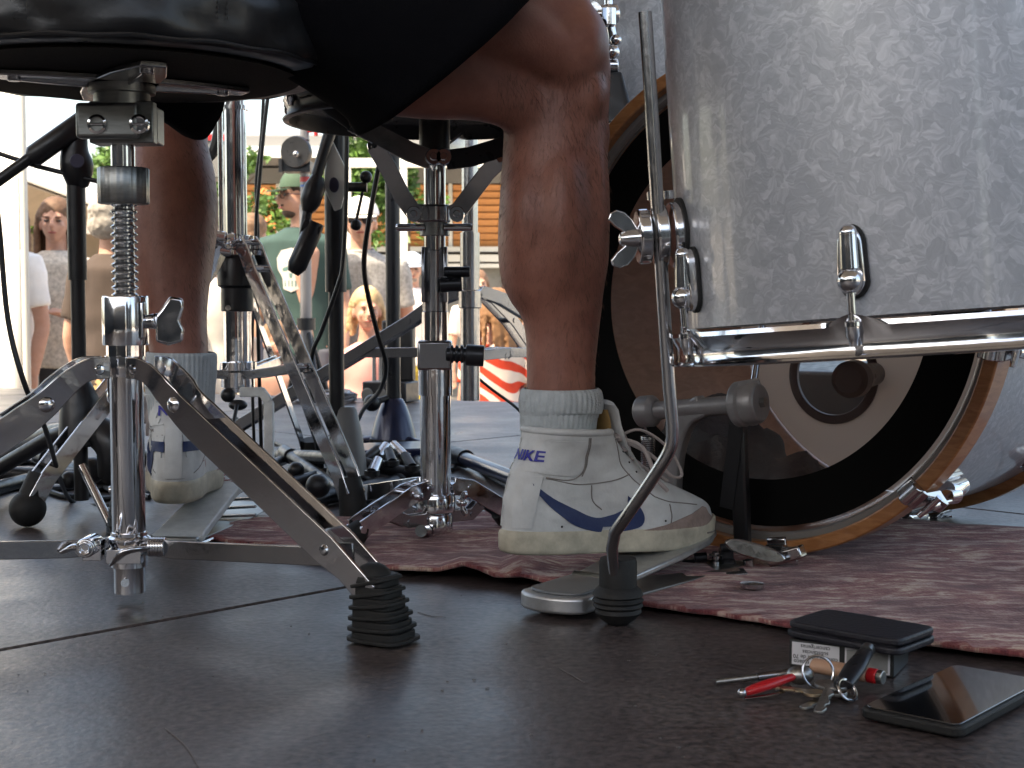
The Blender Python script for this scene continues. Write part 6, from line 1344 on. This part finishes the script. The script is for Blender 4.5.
        pts = [(x, -y) for x, y in br]; g.prism([(x, y) for x, y in pts]+[(.055*hs,-.06*hs),(-.055*hs,-.06*hs)][:0], .006, mtx((0,0,hz_+.046*hs), (1,0,-.0), (0,1,.18)))
        obj('cap_brim', trans(g, R), cm_, co_)
    R = RB; kind, col = top; tm = mat('top_cloth', col, .9, bump=.25, bscale=300, var=.1 if tex is None else .35, vscale=12 if tex is None else 60)
    if tex == 'stripes':
        n, L, b = nodes(tm); tc = n.new('ShaderNodeTexCoord'); w = n.new('ShaderNodeTexWave'); w.inputs['Scale'].default_value = 5.5; w.inputs['Distortion'].default_value = 5; w.inputs['Detail'].default_value = 1; mp = n.new('ShaderNodeMapping'); mp.inputs['Rotation'].default_value = (0,.9,.3); L.new(tc.outputs['Object'], mp.inputs[0]); L.new(mp.outputs[0], w.inputs[0])
        r = ramp(n, [(.45,(.72,.60,.52)),(.52,(.62,.05,.02))]); L.new(w.outputs[0], r.inputs[0]); L.new(r.outputs[0], b.inputs['Base Color'])
    zb_ = .90 if kind != 'dress' else .45
    g = G(); rr = [el(sc_+.065,.066,.066,.015),el(sc_+.045,.10,.085,.01),el(sc_+.0,.185,.115,.005),el(1.30,.172,.120,0),el(1.15,.155,.112,0),el(1.02,.165,.118,0),el(.90,.178,.128,0)]
    if kind == 'dress': rr += [el(.75,.21,.16,0),el(.60,.25,.20,0),el(zb_,.27,.22,0)]
    rr.reverse(); g.loft(rr)
    if kind != 'tank':
        for s in (-1,1):
            sh, e, w = E[s]; en2 = e.lerp(sh, .28) if kind != 'long' else w; g.tube([sh-V((s*.06,0,.01)), sh+V((0,0,.002)), sh.lerp(en2,.5), en2], [.062,.066,.060,.058] if kind != 'long' else [.062,.06,.05,.035], 16, 2)
            if kind == 'long': g.tube([e.lerp(sh,.2), e, w], [.05,.048,.034], 14, 2)
    to = fuse(trans(g, R), .011, 3)
    for v in to.bm.verts: v.co += V((1,1,0))*.006*noise.noise(v.co*11)
    nm = {'tee':'t_shirt','long':'shirt','dress':'dress','tank':'tank_top','polo':'polo_shirt'}[kind]; too = obj(nm, to, tm, t, ang=180)
    if kind == 'polo':
        obj('collar', trans(G().tube([V((.062*cos(a*pi/10),.005+.065*sin(a*pi/10),sc_+.06-.012*(sin(a*pi/10) < 0))) for a in range(20)], .011, 8, closed=True, cap=False, flat=1.4), R), tm, too)
        obj('placket', trans(G().box((0,-.118,1.36), (.03,.006,.14)), R), tm, too)
    if print_:
        tr_ = bvh_of(too); fwd = (R.to_3x3()@V((0,1,0))).normalized(); pm, shapes = print_
        for (mn, pts) in shapes:
            bm = poly_bm(pts); dice(bm, .03); M_ = R@mtx((0,-.5,1.27), (1,0,0), (0,0,1)); pb = project(bm, M_, fwd, tr_, .002, .002) if True else None
            if pb.faces: obj('shirt_print', pb, mn, too, smooth=False)
            else: pb.free()
    bk, bc = bottom
    if bk:
        g = G(); bm_ = mat('lower_cloth', bc, .9, bump=.25, bscale=300, var=.15)
        if bk == 'skirt': rr = [el(.55,.24,.2),el(.75,.21,.16),el(.9,.17,.125),el(.99,.150,.108)]; g.loft(rr)
        else:
            g.loft([el(.84,.155,.118),el(.92,.168,.122),el(1.0,.152,.108)])
            for s in (-1,1):
                zl = {'trousers':.07,'shorts':.56}[bk]; g.tube([(s*.085,0,.93),(s*.092,-.005,.75),(s*.095,-.008,.56)]+([(s*.097,.01,.3),(s*.097,.02,zl)] if zl < .5 else []), [.098,.092,.082]+([.068,.060] if zl < .5 else []), 16, 2)
        obj({'trousers':'trousers','shorts':'shorts','skirt':'skirt'}[bk], fuse(trans(g, R), .012, 3), bm_, t, ang=180)
    for s in (-1,1): obj('shoe', trans(G().tube([(s*.095,.06,.04),(s*.097,.02,.045),(s*.10,-.06,.042),(s*.105,-.17,.030),(s*.105,-.19,.027)], [.030,.045,.046,.036,.02], 16, 2, flat=.85), R), mat('shoe_cloth', shoes, .7), t)
    if cup:
        s = cup[0]; w = E[s][2]; c_ = w+V((-s*.07,-.06,.03)); cu = thing('plastic_cup', R@c_, cup[1], 'cup'); 
        obj('cup_wall', trans(G().lathe([(.026,-.05),(.034,.055)], c_, UP, 24, False), R), mat('cup_plastic', (.7,.7,.68), .2), cu, solid=.0015); obj('drink', trans(G().lathe([(.002,-.048),(.025,-.048),(.030,.02),(.002,.02)], c_, UP, 20), R), mat('drink', cup[2], .2), cu)
    return t
skull = [('paperprint', [(-.075,.08),(-.05,.115),(.0,.125),(.05,.115),(.075,.08),(.07,.03),(.045,-.01),(.04,-.06),(.0,-.075),(-.04,-.06),(-.045,-.01),(-.07,.03)]),('teal_dark',[(-.05,.05),(-.03,.06),(-.012,.045),(-.018,.02),(-.042,.02)]),('teal_dark',[(.05,.05),(.03,.06),(.012,.045),(.018,.02),(.042,.02)]),('teal_dark',[(-.010,.012),(.010,.012),(.006,-.012),(-.006,-.012)])]
M['brown_eye'] = mat('brown_eye', (.05,.03,.02), .3)
M['paperprint'] = mat('shirt_print_white', (.50,.47,.45), .8); M['teal_dark'] = mat('shirt_print_dark', (.09,.18,.17), .8)
skull += [('teal_dark', [(-.03+.018*i-.004,-.022),(-.03+.018*i+.004,-.022),(-.03+.018*i+.004,-.05),(-.03+.018*i-.004,-.05)]) for i in range(4)]
human(299,165,6.6,-10,'man in green cap and glasses wearing a teal t-shirt with a white print','short',(.05,.03,.02),('tee',(.028,.062,.058)),('shorts',(.12,.13,.16)),'down',.93,cap=(.045,.085,.055),glasses=1,beard=1,print_=(0,skull),turn=-44)
human(361,194,6.9,6,'man in white cap and sunglasses wearing a grey polo shirt','short',(.10,.07,.05),('polo',(.30,.29,.28)),('shorts',(.05,.05,.07)),('cup','low'),1.05,cap=(.75,.73,.70),glasses=2,cup=(-1,'clear cup held by the man in the grey polo shirt',(.55,.50,.40)),tex='mottle')
human(367,284,6.0,12,'blonde girl in a sleeveless pink top','bob',(.46,.32,.17),('tank',(.80,.36,.32)),('skirt',(.78,.66,.60)),'down',.9,child=1)
human(57,195,6.7,8,'woman with shoulder-length brown hair in a pale patterned t-shirt','long',(.13,.07,.04),('tee',(.50,.46,.41)),('shorts',(.03,.03,.035)),('cup','cup'),1.0,cup=(-1,'glass of orange drink held by the woman at the left',(.80,.33,.06)),tex='mottle')
human(4,186,6.4,-30,'person in a bright white top half hidden by the tent panel','long',(.14,.08,.05),('tee',(.80,.78,.76)),('trousers',(.36,.34,.31)),'down',1.0)
human(116,192,5.8,150,'person in a brown-grey t-shirt and tan shorts seen behind the threaded rod','short',(.30,.27,.24),('tee',(.060,.042,.034)),('shorts',(.50,.33,.16)),'down',1.12)
human(207,222,6.1,-20,'person in a loose white shirt and khaki trousers behind the left calf','short',(.08,.05,.03),('long',(.72,.68,.62)),('trousers',(.26,.24,.18)),'down',1.0)
human(254,212,7.6,170,'brown-haired person in a dark jacket with back turned','short',(.16,.09,.05),('long',(.03,.035,.06)),('trousers',(.05,.05,.07)),'down',1.0)
human(276,318,6.0,20,'small child in a pinkish brown top standing behind the chrome legs','short',(.20,.12,.07),('tee',(.36,.20,.15)),('shorts',(.25,.14,.10)),'down',1.0,child=1)
human(412,250,9.0,6,'bearded person in pale blue cap and white tank top','short',(.25,.20,.17),('tank',(.74,.68,.64)),('shorts',(.38,.30,.05)),('face','low'),1.05,cap=(.42,.48,.56),beard=1)
human(496,286,6.0,-165,'long-haired girl in a red and white patterned dress','long',(.22,.11,.05),('dress',(.6,.1,.05)),(None,None),'down',.95,child=1,tex='stripes')
human(478,268,9.6,15,'brown-haired person far back beside the right leg','bob',(.18,.10,.06),('tee',(.62,.52,.46)),('trousers',(.1,.1,.12)),'down',1.0)
human(514,256,8.6,-20,'dark-haired person with sunglasses partly hidden by the right calf','long',(.03,.02,.02),('tee',(.70,.40,.30)),('trousers',(.1,.1,.2)),'down',1.0,glasses=2)
human(528,306,6.1,-10,'child in a pink dress mostly hidden behind the right leg','bob',(.20,.12,.06),('dress',(.70,.28,.28)),(None,None),'down',.9,child=1)
